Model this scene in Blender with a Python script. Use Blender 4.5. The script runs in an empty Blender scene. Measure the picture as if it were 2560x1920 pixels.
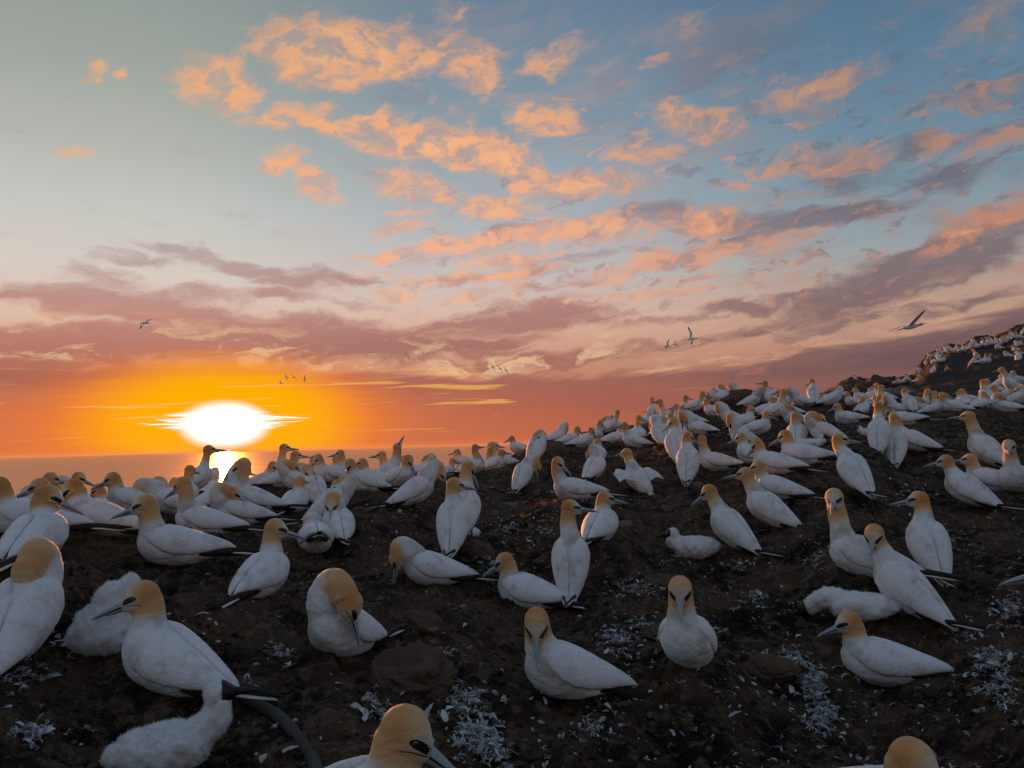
import bpy, bmesh, math, random
import numpy as np
from mathutils import Vector, Matrix, Quaternion
from mathutils.bvhtree import BVHTree

# ------------------------------------------------------------------ camera, sky, sun
W0, H0, FPX = 2560.0, 1920.0, 1923.0
PITCH, ROLL = math.radians(4.46), math.radians(1.5)
CAMZ = 1.0
_F = Vector((0, math.cos(PITCH), math.sin(PITCH)))
_R0 = Vector((1, 0, 0))
_U0 = Vector((0, -math.sin(PITCH), math.cos(PITCH)))
_R = _R0 * math.cos(ROLL) - _U0 * math.sin(ROLL)
_U = _R0 * math.sin(ROLL) + _U0 * math.cos(ROLL)

def pdir(x, y):
    """world direction of a pixel of the 2560x1920 photograph"""
    return (_F * FPX + _R * (x - 1280) - _U * (y - 960)).normalized()

def azel(x, y):
    d = pdir(x, y)
    return math.degrees(math.atan2(d.x, d.y)), math.degrees(math.asin(d.z))

def spot(x, y, r):
    """point at horizontal distance r on the ray of a pixel"""
    d = pdir(x, y)
    k = r / math.hypot(d.x, d.y)
    return Vector((d.x * k, d.y * k, CAMZ + d.z * k))

C = bpy.context.scene.collection
scene = bpy.context.scene
cam_data = bpy.data.cameras.new("camera")
cam_data.sensor_fit = 'HORIZONTAL'
cam_data.sensor_width = 36.0
cam_data.lens = 36.0 * FPX / W0
cam_data.clip_start = 0.05
cam_data.clip_end = 120000
cam = bpy.data.objects.new("camera", cam_data)
C.objects.link(cam)
cam.matrix_world = Matrix(((_R.x, _U.x, -_F.x, 0), (_R.y, _U.y, -_F.y, 0), (_R.z, _U.z, -_F.z, CAMZ), (0, 0, 0, 1)))
scene.camera = cam
scene.view_settings.view_transform = 'Standard'
scene.view_settings.look = 'None'
scene.view_settings.exposure = 0.0
scene.view_settings.gamma = 1.0
scene.cycles.max_bounces = 5
scene.cycles.diffuse_bounces = 3
scene.cycles.transparent_max_bounces = 6
scene.cycles.caustics_reflective = False
scene.cycles.caustics_refractive = False

SUN_AZ, SUN_EL = azel(563, 1062)

def lin(c):
    return tuple(((v / 255.0) / 12.92 if v / 255.0 <= 0.04045 else ((v / 255.0 + 0.055) / 1.055) ** 2.4) for v in c)

class NB:
    """small node-building helper"""
    def __init__(self, nt):
        self.nt = nt
        self.n = nt.nodes
        self.l = nt.links
    def _set(self, sock, v):
        if isinstance(v, bpy.types.NodeSocket):
            self.l.new(v, sock)
        elif v is not None:
            if isinstance(v, (tuple, list)) and len(v) == 3 and sock.type == 'RGBA':
                v = (*v, 1.0)
            sock.default_value = v
    def math(self, op, a, b=None, c=None, clamp=False):
        nd = self.n.new('ShaderNodeMath'); nd.operation = op; nd.use_clamp = clamp
        for i, v in enumerate((a, b, c)):
            if v is not None: self._set(nd.inputs[i], v)
        return nd.outputs[0]
    def vmath(self, op, a, b=None, scale=None):
        nd = self.n.new('ShaderNodeVectorMath'); nd.operation = op
        self._set(nd.inputs[0], a)
        if b is not None: self._set(nd.inputs[1], b)
        if scale is not None: self._set(nd.inputs['Scale'], scale)
        return nd.outputs[1] if op in ('LENGTH', 'DOT_PRODUCT', 'DISTANCE') else nd.outputs[0]
    def rng(self, v, a, b, c=0.0, d=1.0, smooth=True):
        nd = self.n.new('ShaderNodeMapRange')
        nd.interpolation_type = 'SMOOTHSTEP' if smooth else 'LINEAR'
        nd.clamp = True
        self._set(nd.inputs[0], v)
        for i, q in enumerate((a, b, c, d)): nd.inputs[1 + i].default_value = q
        return nd.outputs[0]
    def mix(self, f, a, b, mode='MIX'):
        nd = self.n.new('ShaderNodeMix'); nd.data_type = 'RGBA'; nd.blend_type = mode
        nd.clamp_factor = True
        self._set(nd.inputs[0], f); self._set(nd.inputs[6], a); self._set(nd.inputs[7], b)
        return nd.outputs[2]
    def noise(self, v, scale, detail=4, rough=0.55, dist=0.0, dims='2D', color=False):
        nd = self.n.new('ShaderNodeTexNoise'); nd.noise_dimensions = dims
        if v is not None: self._set(nd.inputs['Vector'], v)
        nd.inputs['Scale'].default_value = scale
        nd.inputs['Detail'].default_value = detail
        nd.inputs['Roughness'].default_value = rough
        nd.inputs['Distortion'].default_value = dist
        return nd.outputs[1] if color else nd.outputs[0]
    def ramp(self, v, stops, interp='LINEAR'):
        nd = self.n.new('ShaderNodeValToRGB'); cr = nd.color_ramp; cr.interpolation = interp
        self._set(nd.inputs[0], v)
        while len(cr.elements) > 1: cr.elements.remove(cr.elements[-1])
        cr.elements[0].position = stops[0][0]; cr.elements[0].color = (*stops[0][1], 1)
        for p, c in stops[1:]:
            e = cr.elements.new(p); e.color = (*c, 1)
        return nd.outputs[0]
    def mapping(self, v, loc=(0, 0, 0), rot=0.0, scale=(1, 1, 1), kind='TEXTURE'):
        nd = self.n.new('ShaderNodeMapping'); nd.vector_type = kind
        self._set(nd.inputs[0], v)
        nd.inputs[1].default_value = loc; nd.inputs[2].default_value = (0, 0, rot); nd.inputs[3].default_value = scale
        return nd.outputs[0]
    def xyz(self, x, y, z):
        nd = self.n.new('ShaderNodeCombineXYZ')
        for i, v in enumerate((x, y, z)): self._set(nd.inputs[i], v)
        return nd.outputs[0]

def build_world():
    world = bpy.data.worlds.new("World"); scene.world = world; world.use_nodes = True
    nt = world.node_tree; nt.nodes.clear(); N = NB(nt)
    out = nt.nodes.new('ShaderNodeOutputWorld'); bg = nt.nodes.new('ShaderNodeBackground')
    tc = nt.nodes.new('ShaderNodeTexCoord')
    d = N.vmath('NORMALIZE', tc.outputs['Generated'])
    sp = nt.nodes.new('ShaderNodeSeparateXYZ'); nt.links.new(d, sp.inputs[0])
    X, Y, Z = sp.outputs
    az = N.math('MULTIPLY', N.math('ARCTAN2', X, Y), 57.29578)
    el = N.math('MULTIPLY', N.math('ARCSINE', Z), 57.29578)
    P = N.xyz(az, el, 0.0)
    # ragged, wind-drawn warp of the cloud coordinates
    wc = N.noise(N.mapping(P, rot=math.radians(6), scale=(5.5, 2.6, 1)), 1.0, 4, 0.6, color=True)
    warp = N.vmath('MULTIPLY', N.vmath('SUBTRACT', wc, (0.5, 0.5, 0.5)), (4.4, 2.3, 0.0))
    Q = N.vmath('ADD', P, warp)
    # fine structure
    n1 = N.noise(N.mapping(Q, rot=math.radians(9), scale=(3.0, 1.15, 1)), 1.0, 6, 0.66, 0.4)
    n2 = N.noise(N.mapping(Q, loc=(31, 7, 0), rot=math.radians(4), scale=(6.5, 1.5, 1)), 1.0, 5, 0.62, 0.3)
    n3 = N.noise(N.mapping(P, loc=(11, 57, 0), rot=math.radians(8), scale=(11, 3.5, 1)), 1.0, 5, 0.6, 0.8)

    # clear-sky colour by elevation, sunward and away
    e01 = N.math('DIVIDE', el, 40.0)
    def st(l): return [(max(0, e) / 40.0, lin(c)) for e, c in l]
    left = N.ramp(e01, st([(0, (226, 118, 62)), (3, (214, 120, 78)), (6, (214, 150, 118)), (9, (222, 188, 166)),
                           (12, (216, 203, 194)), (16, (198, 200, 194)), (21, (176, 180, 172)), (26, (156, 163, 156)), (34, (134, 146, 142)), (40, (118, 132, 136))]))
    right = N.ramp(e01, st([(0, (146, 78, 66)), (2.5, (136, 82, 76)), (6, (180, 134, 116)), (9, (190, 160, 142)),
                            (12.5, (150, 160, 164)), (17, (118, 146, 162)), (23, (96, 128, 152)), (30, (78, 110, 140)), (40, (66, 96, 128))]))
    # slightly bluer in the middle of the view
    mid = N.ramp(e01, st([(0, (198, 106, 74)), (3, (178, 102, 82)), (6, (202, 146, 120)), (9, (222, 182, 162)),
                          (12.5, (198, 190, 188)), (17, (168, 178, 184)), (23, (134, 154, 168)), (30, (106, 130, 152)), (40, (92, 116, 138))]))
    base = N.mix(N.rng(az, -27, 1), left, mid)
    base = N.mix(N.rng(az, -2, 30), base, right)

    SC = 1.1573
    def chain(acc):
        nd = nt.nodes.new('ShaderNodeVectorMath'); nd.operation = 'MULTIPLY_ADD'
        nt.links.new(acc, nd.inputs[0]); nd.inputs[1].default_value = (1e-8, 1e-8, 1e-8); nt.links.new(Q, nd.inputs[2])
        return nd.outputs[0]
    def field(blobs, acc=None):
        for b in blobs:
            cx, cy, rx, ry, rot, s = b
            a0, e0 = azel(cx * SC, cy * SC)
            k = SC * 57.2958 / FPX * 1.03
            # chained through the running value so that only a few values are live at once
            src = Q if acc is None else chain(acc)
            an = math.radians(rot + 1.5); ca, sa_ = math.cos(an), math.sin(an)
            t = N.vmath('SUBTRACT', src, (a0, e0, 0))
            p = N.vmath('DOT_PRODUCT', t, (ca / (rx * k), sa_ / (rx * k), 0))
            q = N.vmath('DOT_PRODUCT', t, (-sa_ / (ry * k), ca / (ry * k), 0))
            dd = N.math('MULTIPLY_ADD', p, p, N.math('MULTIPLY', q, q))
            v = N.math('MULTIPLY_ADD', dd, -s / 1.9, s)
            acc = v if acc is None else N.math('MAXIMUM', acc, v)
        return acc
    LIT = [(475, 183, 85, 44, -10, 1), (740, 110, 175, 58, 0, 1.15), (690, 150, 110, 30, -8, 1), (900, 120, 110, 40, 10, 1), (1030, 140, 60, 42, 0, .9),
           (1205, 122, 75, 32, 20, .85), (960, 32, 60, 22, 0, .5), (700, 262, 80, 28, -12, .95), (800, 270, 80, 22, 12, .9), (575, 270, 62, 13, 6, .85),
           (940, 305, 170, 32, -3, 1.1), (1060, 342, 110, 36, -10, 1.1), (608, 352, 42, 22, 12, .95), (690, 398, 50, 24, -45, .8),
           (1165, 262, 70, 32, -4, .95), (1395, 332, 62, 24, 0, .85), (1500, 258, 95, 36, -22, .8), (1240, 396, 125, 26, -2, 1.1),
           (860, 395, 85, 24, 0, .85), (1070, 446, 100, 24, -3, 1), (930, 425, 80, 16, 0, .8), (860, 490, 60, 11, 8, .8), (880, 462, 45, 8, 3, .7),
           (1300, 498, 100, 28, -8, 1), (1180, 500, 70, 22, 4, .85), (1000, 525, 150, 16, 4, .95), (850, 555, 85, 13, 0, .9), (1110, 560, 110, 15, 3, .85),
           (1530, 478, 95, 26, -6, 1), (1420, 565, 150, 20, 12, .85), (1610, 540, 130, 20, 8, .75), (1770, 192, 100, 30, 6, .95), (2130, 50, 60, 38, 0, .6),
           (2110, 208, 75, 18, 3, .6), (1800, 345, 110, 26, -8, .75), (2030, 305, 50, 18, 4, .75), (2165, 298, 70, 20, 4, .6), (2120, 480, 140, 28, 20, .95),
           (1650, 368, 52, 15, -12, .75), (1595, 402, 40, 12, -8, .75), (205, 155, 18, 22, -10, .75), (262, 155, 10, 14, -10, .6), (135, 330, 26, 15, 0, .65),
           (1040, 600, 150, 13, 3, .85), (870, 632, 60, 9, 6, .75), (1500, 600, 60, 9, 3, .55), (1420, 132, 35, 14, 0, .7), (820, 600, 50, 9, 0, .6),
           (1380, 640, 220, 10, 0, .6), (1000, 640, 120, 9, 8, .6), (1650, 590, 60, 8, 0, .5), (1480, 60, 50, 25, 10, .45)]
    SHADE = [(1560, 110, 150, 62, 0, .8), (1320, 175, 60, 24, 0, .75), (1300, 262, 85, 38, 0, .6), (1850, 372, 130, 36, -14, .7), (2030, 385, 62, 26, 0, .75),
             (1400, 462, 110, 26, -2, .75), (1700, 470, 200, 20, -3, 1.0), (1600, 522, 200, 13, 9, .8), (1950, 595, 220, 42, 15, 1.15), (2090, 555, 160, 34, 14, 1.1),
             (1600, 668, 100, 18, 2, .9), (1740, 640, 90, 13, 4, .8), (1060, 690, 200, 28, 9, 1.0), (1190, 680, 160, 26, 0, .9), (1030, 745, 140, 26, 2, 1.0),
             (560, 588, 210, 20, -14, .8), (700, 605, 110, 18, -10, .7), (280, 560, 150, 11, -5, .45), (330, 625, 170, 22, -6, .8), (190, 642, 190, 22, 0, .9),
             (50, 640, 100, 13, 4, .95), (470, 690, 320, 26, -3, .95), (230, 740, 380, 34, 0, 1.15), (720, 745, 360, 36, -2, 1.15), (1180, 775, 220, 16, 0, .8),
             (1420, 745, 160, 12, 4, .6), (1620, 715, 170, 14, 5, .75), (1870, 690, 200, 13, 6, .7), (2120, 640, 150, 14, 10, .8), (1300, 400, 60, 18, 0, .3),
             (2150, 190, 110, 45, 0, .5), (1120, 500, 60, 14, 0, .4), (1960, 400, 70, 20, -6, .5), (640, 640, 130, 12, -6, .6), (1260, 600, 120, 12, 4, .5),
             (1480, 690, 140, 12, 2, .6), (1080, 600, 160, 12, 2, .45), (2000, 320, 120, 24, 5, .6), (1330, 545, 120, 12, 6, .5), (860, 215, 60, 30, 0, .4)]
    fl = field(LIT)
    def field2(b, f):
        z = N.math('MULTIPLY', f, 1e-8)
        return field(b, z)
    lit = N.math('ADD', fl, N.math('MULTIPLY', N.math('SUBTRACT', n1, 0.5), 1.6))
    litm = N.rng(lit, 0.05, 0.95)
    shd = N.math('ADD', field2(SHADE, fl), N.math('MULTIPLY', N.math('SUBTRACT', n2, 0.5), 1.7))
    shm = N.rng(shd, 0.12, 0.85)
    # thin veil of cloud between the heaps
    veil = N.math('MULTIPLY', N.rng(n3, 0.44, 0.72), N.rng(az, -24, 4))
    veil = N.math('MULTIPLY', veil, N.rng(el, 40, 24))

    # low cloud bank with its edge rising to the right
    pts = [(0, 775), (300, 775), (600, 790), (900, 815), (1200, 812), (1500, 792), (1800, 742), (2212, 655)]
    ae = [azel(x * SC, y * SC) for x, y in pts]
    co = np.polyfit([p[0] for p in ae], [p[1] for p in ae], 3)
    edge = N.math('ADD', N.math('MULTIPLY', az, float(co[2])), float(co[3]))
    a2 = N.math('MULTIPLY', az, az)
    edge = N.math('ADD', edge, N.math('MULTIPLY', a2, float(co[1])))
    edge = N.math('ADD', edge, N.math('MULTIPLY', N.math('MULTIPLY', a2, az), float(co[0])))
    n4 = N.noise(N.mapping(P, loc=(3, 17, 0), rot=math.radians(5), scale=(7, 1.1, 1)), 1.0, 4, 0.6, 0.5)
    ed = N.math('SUBTRACT', N.math('ADD', edge, N.math('MULTIPLY', N.math('SUBTRACT', n4, 0.5), 3.4)), el)
    bank = N.rng(ed, -0.35, 0.75)
    # the bank thins into glowing air towards the horizon
    bank = N.math('MULTIPLY', bank, N.rng(el, 2.0, 5.0, 0.30, 0.96))

    # shade colours
    e02 = N.math('DIVIDE', el, 30.0)
    def st3(l): return [(max(0, e) / 30.0, lin(c)) for e, c in l]
    shL = N.ramp(e02, st3([(0, (190, 92, 66)), (5, (160, 98, 84)), (9, (184, 120, 110)), (14, (176, 158, 156)), (30, (140, 150, 156))]))
    shR = N.ramp(e02, st3([(0, (104, 70, 68)), (4, (106, 80, 82)), (8, (110, 90, 98)), (13, (118, 104, 112)), (18, (98, 104, 118)), (30, (90, 104, 120))]))
    shM = N.ramp(e02, st3([(0, (172, 90, 70)), (4, (154, 92, 82)), (8, (156, 104, 100)), (12, (176, 126, 120)), (18, (150, 136, 146)), (30, (126, 140, 160))]))
    sh = N.mix(N.rng(az, -26, -6), shL, shM)
    sh = N.mix(N.rng(az, 2, 28), sh, shR)
    liL = N.ramp(e02, st3([(0, (246, 170, 110)), (8, (240, 184, 146)), (15, (244, 176, 138)), (24, (240, 174, 124)), (30, (218, 162, 128))]))
    liR = N.ramp(e02, st3([(0, (196, 130, 104)), (8, (196, 138, 112)), (15, (190, 132, 108)), (24, (164, 134, 120)), (30, (134, 122, 116))]))
    li = N.mix(N.rng(az, -4, 32), liL, liR)
    # brighter cores inside the lit heaps
    core = N.rng(lit, 0.8, 1.45)
    li = N.mix(N.math('MULTIPLY', core, 0.45), li, lin((255, 196, 138)))

    col = N.mix(N.math('MULTIPLY', veil, 0.40), base, N.mix(0.5, sh, li))
    col = N.mix(N.math('MULTIPLY', shm, 0.82), col, sh)
    n7 = N.noise(N.mapping(Q, loc=(5, 23, 0), rot=math.radians(15), scale=(2.2, 1.3, 1)), 1.0, 5, 0.6)
    thin = N.rng(n7, 0.30, 0.60, 0.50, 0.94)
    li = N.mix(N.rng(n7, 0.58, 0.34, 0.0, 0.50), li, sh)
    n8 = N.noise(N.mapping(Q, loc=(9, 41, 0), rot=math.radians(7), scale=(2.6, 0.95, 1)), 1.0, 4, 0.6)
    puff = N.math('MULTIPLY', N.rng(n8, 0.53, 0.66), N.math('MULTIPLY', N.rng(az, -14, 0), N.math('MULTIPLY', N.rng(el, 7, 11), N.rng(el, 30, 20))))
    col = N.mix(N.math('MULTIPLY', puff, 0.55), col, N.mix(N.rng(n7, 0.40, 0.60), sh, li))
    col = N.mix(N.math('MULTIPLY', litm, thin), col, li)
    # pale breaks just above the bank
    brk = N.math('MULTIPLY', N.rng(n2, 0.50, 0.66), N.math('MULTIPLY', N.rng(ed, -3.8, -1.0), N.rng(ed, 0.6, -0.5)))
    col = N.mix(N.math('MULTIPLY', brk, 0.65), col, N.mix(N.rng(az, 0, 26), lin((246, 206, 160)), lin((206, 164, 134))))
    bankc = N.mix(N.rng(n4, 0.35, 0.7, 0, 0.35), sh, N.mix(0.5, sh, base))
    col = N.mix(bank, col, bankc)

    # glow around the low sun: wide orange along the horizon, amber close in
    sa = N.math('SUBTRACT', az, SUN_AZ); se = N.math('SUBTRACT', el, SUN_EL)
    n5 = N.noise(N.mapping(P, loc=(0, 3, 0), rot=math.radians(1), scale=(16, 0.55, 1)), 1.0, 3, 0.6)
    wob = N.math('MULTIPLY', N.math('SUBTRACT', n5, 0.5), 3.0)
    def dist(kx, ky, w=0.0):
        q = N.math('ADD', N.math('POWER', N.math('ABSOLUTE', N.math('MULTIPLY', sa, kx)), 2.0), N.math('POWER', N.math('ABSOLUTE', N.math('MULTIPLY', se, ky)), 2.0))
        q = N.math('SQRT', q)
        return N.math('ADD', q, N.math('MULTIPLY', wob, w)) if w else q
    col = N.mix(N.math('MULTIPLY', N.rng(dist(0.60, 2.9, 1.0), 17, 4), N.rng(az, -34, -24, 0.34, 0.46)), col, lin((222, 118, 70)))
    col = N.mix(N.math('MULTIPLY', N.rng(dist(0.86, 2.1, 0.8), 13, 4.5), 0.92), col, lin((255, 134, 20)))
    col = N.mix(N.rng(dist(0.95, 1.9, 0.6), 10.5, 4.4), col, lin((255, 174, 2)))
    # thin bright lines low in the sky
    ln = N.math('MULTIPLY', N.rng(n5, 0.60, 0.68), N.math('MULTIPLY', N.rng(el, 7.0, 4.0), N.rng(el, 0.5, 2.0)))
    col = N.mix(N.math('MULTIPLY', N.math('MULTIPLY', ln, 0.6), N.rng(az, 22, -5)), col, lin((255, 190, 90)))
    # burnt-out disc with cloud wisps drawn across it
    n6 = N.noise(N.mapping(P, loc=(0, 9.3, 0), scale=(4.2, 0.13, 1)), 1.0, 2, 0.6)
    streak = N.math('MULTIPLY', N.rng(n6, 0.38, 0.70, 0.0, 1.6), N.rng(N.math('ABSOLUTE', N.math('SUBTRACT', se, 0.28)), 0.75, 0.1))
    disc = N.math('SUBTRACT', dist(0.60, 1.08), streak)
    white = N.rng(disc, 2.05, 1.2)
    col = N.mix(white, col, (1.25, 1.2, 1.1))
    # lower lip of the disc, flattened on the horizon
    la = N.math('SUBTRACT', az, azel(563, 1135)[0]); le = N.math('SUBTRACT', el, azel(563, 1135)[1])
    lip = N.math('MAXIMUM', N.math('MULTIPLY', N.math('ABSOLUTE', la), 1.0), N.math('MULTIPLY', N.math('ABSOLUTE', le), 1.3))
    col = N.mix(N.rng(lip, 0.42, 0.30), col, (1.2, 1.15, 1.0))

    # the half of the sky behind the camera: even dusk blue with a little physical sky in it
    sky = nt.nodes.new('ShaderNodeTexSky'); sky.sky_type = 'NISHITA'; sky.sun_disc = False
    sky.sun_elevation = math.radians(SUN_EL); sky.sun_rotation = math.radians(SUN_AZ)
    ns = N.vmath('SCALE', sky.outputs[0], scale=0.10)
    back = N.ramp(N.rng(el, 0, 90, smooth=False), [(0, lin((182, 170, 176))), (0.2, lin((160, 168, 186))), (0.5, lin((136, 156, 184))), (1, lin((104, 134, 172)))])
    back = N.vmath('SCALE', N.mix(0.3, back, ns), scale=0.84)
    backm = N.math('MAXIMUM', N.rng(N.math('ABSOLUTE', az), 44, 85), N.rng(el, 36, 60))
    col = N.mix(backm, col, back)
    below = N.rng(el, -0.3, -2.5)
    col = N.mix(below, col, lin((120, 74, 56)))
    nt.links.new(col, bg.inputs[0]); bg.inputs[1].default_value = 1.0
    nt.links.new(bg.outputs[0], out.inputs[0])
    world.cycles.sampling_method = 'MANUAL'
    world.cycles.sample_map_resolution = 1024
build_world()

sun_data = bpy.data.lights.new("sun", 'SUN')
sun_data.energy = 5.0
sun_data.angle = math.radians(0.6)
sun_data.color = (1.0, 0.36, 0.10)
sun = bpy.data.objects.new("sun", sun_data)
C.objects.link(sun)
_le = math.radians(3.8)   # upper limb of the glowing disc
_sd = Vector((math.sin(math.radians(SUN_AZ)) * math.cos(_le), math.cos(math.radians(SUN_AZ)) * math.cos(_le), math.sin(_le)))
sun.rotation_euler = _sd.to_track_quat('Z', 'Y').to_euler()

# ------------------------------------------------------------------ materials
MATS = {}
def new_mat(name, rough=0.7, spec=0.3):
    m = bpy.data.materials.new(name); m.use_nodes = True
    nt = m.node_tree; nt.nodes.clear()
    o = nt.nodes.new('ShaderNodeOutputMaterial'); b = nt.nodes.new('ShaderNodeBsdfPrincipled')
    nt.links.new(b.outputs[0], o.inputs[0])
    b.inputs['Roughness'].default_value = rough
    b.inputs['Specular IOR Level'].default_value = spec
    MATS[name] = m
    return m, NB(nt), b

def bump(N, b, h, strength, dist):
    nd = N.n.new('ShaderNodeBump'); nd.inputs['Strength'].default_value = strength; nd.inputs['Distance'].default_value = dist
    N.l.new(h, nd.inputs['Height']); N.l.new(nd.outputs[0], b.inputs['Normal'])

def obj_coord(N):
    return N.n.new('ShaderNodeTexCoord').outputs['Object']

def make_materials():
    # white plumage with ochre wash on head and neck (vertex attribute 'ochre')
    m, N, b = new_mat('plumage', 0.75, 0.15)
    at = N.n.new('ShaderNodeAttribute'); at.attribute_name = 'ochre'
    f = at.outputs['Fac']; P0 = obj_coord(N)
    rn = N.n.new('ShaderNodeObjectInfo').outputs['Random']
    P = N.vmath('ADD', P0, N.vmath('SCALE', (3.1, 5.3, 7.7), scale=rn))
    nz = N.noise(P, 28, 5, 0.6, dims='3D')
    white = N.mix(N.rng(N.noise(P, 7, 4, dims='3D'), 0.42, 0.70), (0.80, 0.79, 0.77), (0.50, 0.45, 0.38))
    och = N.mix(N.math('ADD', N.math('MULTIPLY', nz, 0.4), N.math('MULTIPLY', rn, 0.6)), (0.58, 0.225, 0.060), (0.72, 0.39, 0.16))
    pale = N.mix(N.rng(f, 0.0, 0.5, smooth=False), white, (0.76, 0.52, 0.27))
    N._set(b.inputs['Base Color'], N.mix(N.rng(f, 0.4, 1.0, smooth=False), pale, och))
    b.inputs['Sheen Weight'].default_value = 0.25; b.inputs['Sheen Roughness'].default_value = 0.4
    b.inputs['Subsurface Weight'].default_value = 0.22; b.inputs['Subsurface Scale'].default_value = 0.02; b.inputs['Subsurface Radius'].default_value = (1.0, 0.55, 0.3)
    q = N.mapping(P, scale=(0.030, 0.012, 0.012))
    h = N.math('ADD', N.noise(q, 1.0, 3, 0.6, dims='3D'), N.math('ADD', N.math('MULTIPLY', N.noise(P, 130, 3, 0.7, dims='3D'), 0.35), N.math('MULTIPLY', N.noise(N.mapping(P, scale=(0.03, 0.03, 0.045)), 1, 4, 0.65, dims='3D'), 1.3)))
    bump(N, b, h, 0.62, 0.009)
    # wing coverts: overlapping feather rows along the object x axis
    m, N, b = new_mat('wing_feathers', 0.7, 0.15)
    rn = N.n.new('ShaderNodeObjectInfo').outputs['Random']
    P = N.vmath('ADD', obj_coord(N), N.vmath('SCALE', (3.1, 5.3, 7.7), scale=rn))
    at = N.n.new('ShaderNodeAttribute'); at.attribute_name = 'wuv'
    wp = at.outputs['Vector']
    # overlapping rows of rounded feathers: saw-tooth height in (row, across) coordinates
    nz = N.noise(P, 14, 3, 0.6, dims='3D', color=True)
    wq = N.vmath('ADD', wp, N.vmath('SCALE', N.vmath('SUBTRACT', nz, (.5, .5, .5)), scale=0.016))
    sx = N.n.new('ShaderNodeSeparateXYZ'); N.l.new(wq, sx.inputs[0])
    a = N.math('MULTIPLY', sx.outputs[0], -1 / 0.034)
    row = N.math('FLOOR', a)
    wv_ = N.math('ADD', N.math('MULTIPLY', sx.outputs[1], 1 / 0.030), N.math('MULTIPLY', row, 0.5))
    w2 = N.math('SUBTRACT', N.math('FRACT', wv_), 0.5)
    w2 = N.math('MULTIPLY', N.math('MULTIPLY', w2, w2), 1.7)
    u = N.math('FRACT', N.math('ADD', a, w2))
    u2 = N.math('SMOOTH_MIN', u, N.math('MULTIPLY', N.math('SUBTRACT', 1.0, u), 9.0), 0.1)
    edge = N.rng(u, 0.80, 0.99)
    dirt = N.rng(N.noise(P, 11, 5, 0.65, dims='3D'), 0.46, 0.74)
    c = N.mix(N.math('MULTIPLY', edge, N.rng(N.noise(P, 7, 2, dims='3D'), 0.35, 0.7, 0.02, 0.26)), (0.81, 0.80, 0.79), (0.50, 0.47, 0.42))
    N._set(b.inputs['Base Color'], N.mix(N.math('MULTIPLY', dirt, 0.75), c, (0.46, 0.40, 0.32)))
    b.inputs['Sheen Weight'].default_value = 0.2; b.inputs['Sheen Roughness'].default_value = 0.4
    h = N.math('ADD', N.math('MULTIPLY', u2, 0.8), N.math('MULTIPLY', N.noise(N.mapping(wp, scale=(0.25, 0.010, 1)), 1, 3, dims='3D'), 0.5))
    h = N.math('ADD', h, N.math('MULTIPLY', N.noise(P, 16, 3, dims='3D'), 1.2))
    bump(N, b, h, 0.34, 0.006)
    m, N, b = new_mat('black_feathers', 0.55, 0.3)
    P = obj_coord(N)
    N._set(b.inputs['Base Color'], N.mix(N.noise(P, 30, 4, dims='3D'), (0.008, 0.007, 0.007), (0.028, 0.022, 0.018)))
    bump(N, b, N.noise(N.mapping(P, scale=(0.2, 0.004, 0.004)), 1, 2, dims='3D'), 0.4, 0.003)
    m, N, b = new_mat('tail_feathers', 0.7, 0.15)
    P = obj_coord(N)
    N._set(b.inputs['Base Color'], N.mix(N.rng(N.noise(P, 9, 4, dims='3D'), 0.4, 0.7), (0.74, 0.72, 0.66), (0.50, 0.44, 0.30)))
    bump(N, b, N.noise(N.mapping(P, scale=(0.3, 0.006, 0.006)), 1, 2, dims='3D'), 0.5, 0.004)
    m, N, b = new_mat('bill_horn', 0.38, 0.5)
    P = obj_coord(N)
    N._set(b.inputs['Base Color'], N.mix(N.noise(P, 35, 4, dims='3D'), (0.24, 0.30, 0.34), (0.36, 0.41, 0.44)))
    m, N, b = new_mat('black_skin', 0.5, 0.4); b.inputs['Base Color'].default_value = (0.008, 0.008, 0.010, 1)
    m, N, b = new_mat('iris_blue', 0.15, 0.6); b.inputs['Base Color'].default_value = (0.12, 0.16, 0.19, 1)
    m, N, b = new_mat('foot_skin', 0.55, 0.4)
    P = obj_coord(N)
    N._set(b.inputs['Base Color'], N.mix(N.noise(P, 60, 3, dims='3D'), (0.02, 0.02, 0.02), (0.10, 0.12, 0.09)))
    # chick down
    m, N, b = new_mat('down', 0.95, 0.05)
    at = N.n.new('ShaderNodeAttribute'); at.attribute_name = 'ochre'
    P = obj_coord(N)
    w = N.mix(N.rng(N.noise(P, 12, 4, dims='3D'), 0.4, 0.7), (0.88, 0.88, 0.88), (0.76, 0.73, 0.68))
    N._set(b.inputs['Base Color'], N.mix(N.math('MULTIPLY', at.outputs['Fac'], 0.8), w, (0.60, 0.46, 0.28)))
    b.inputs['Sheen Weight'].default_value = 0.6; b.inputs['Sheen Roughness'].default_value = 0.5
    bump(N, b, N.noise(P, 90, 5, 0.75, dims='3D'), 0.7, 0.010)
make_materials()

# ------------------------------------------------------------------ mesh helpers
def mesh_from(name, verts, faces, mat=None, smooth=True, mat_idx=None, mats=None):
    me = bpy.data.meshes.new(name)
    me.from_pydata([tuple(v) for v in verts], [], faces)
    for m in (mats or ([mat] if mat else [])):
        me.materials.append(MATS[m] if isinstance(m, str) else m)
    if mat_idx is not None:
        me.polygons.foreach_set('material_index', mat_idx)
    if smooth:
        me.polygons.foreach_set('use_smooth', [True] * len(me.polygons))
    me.update()
    return me

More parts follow.
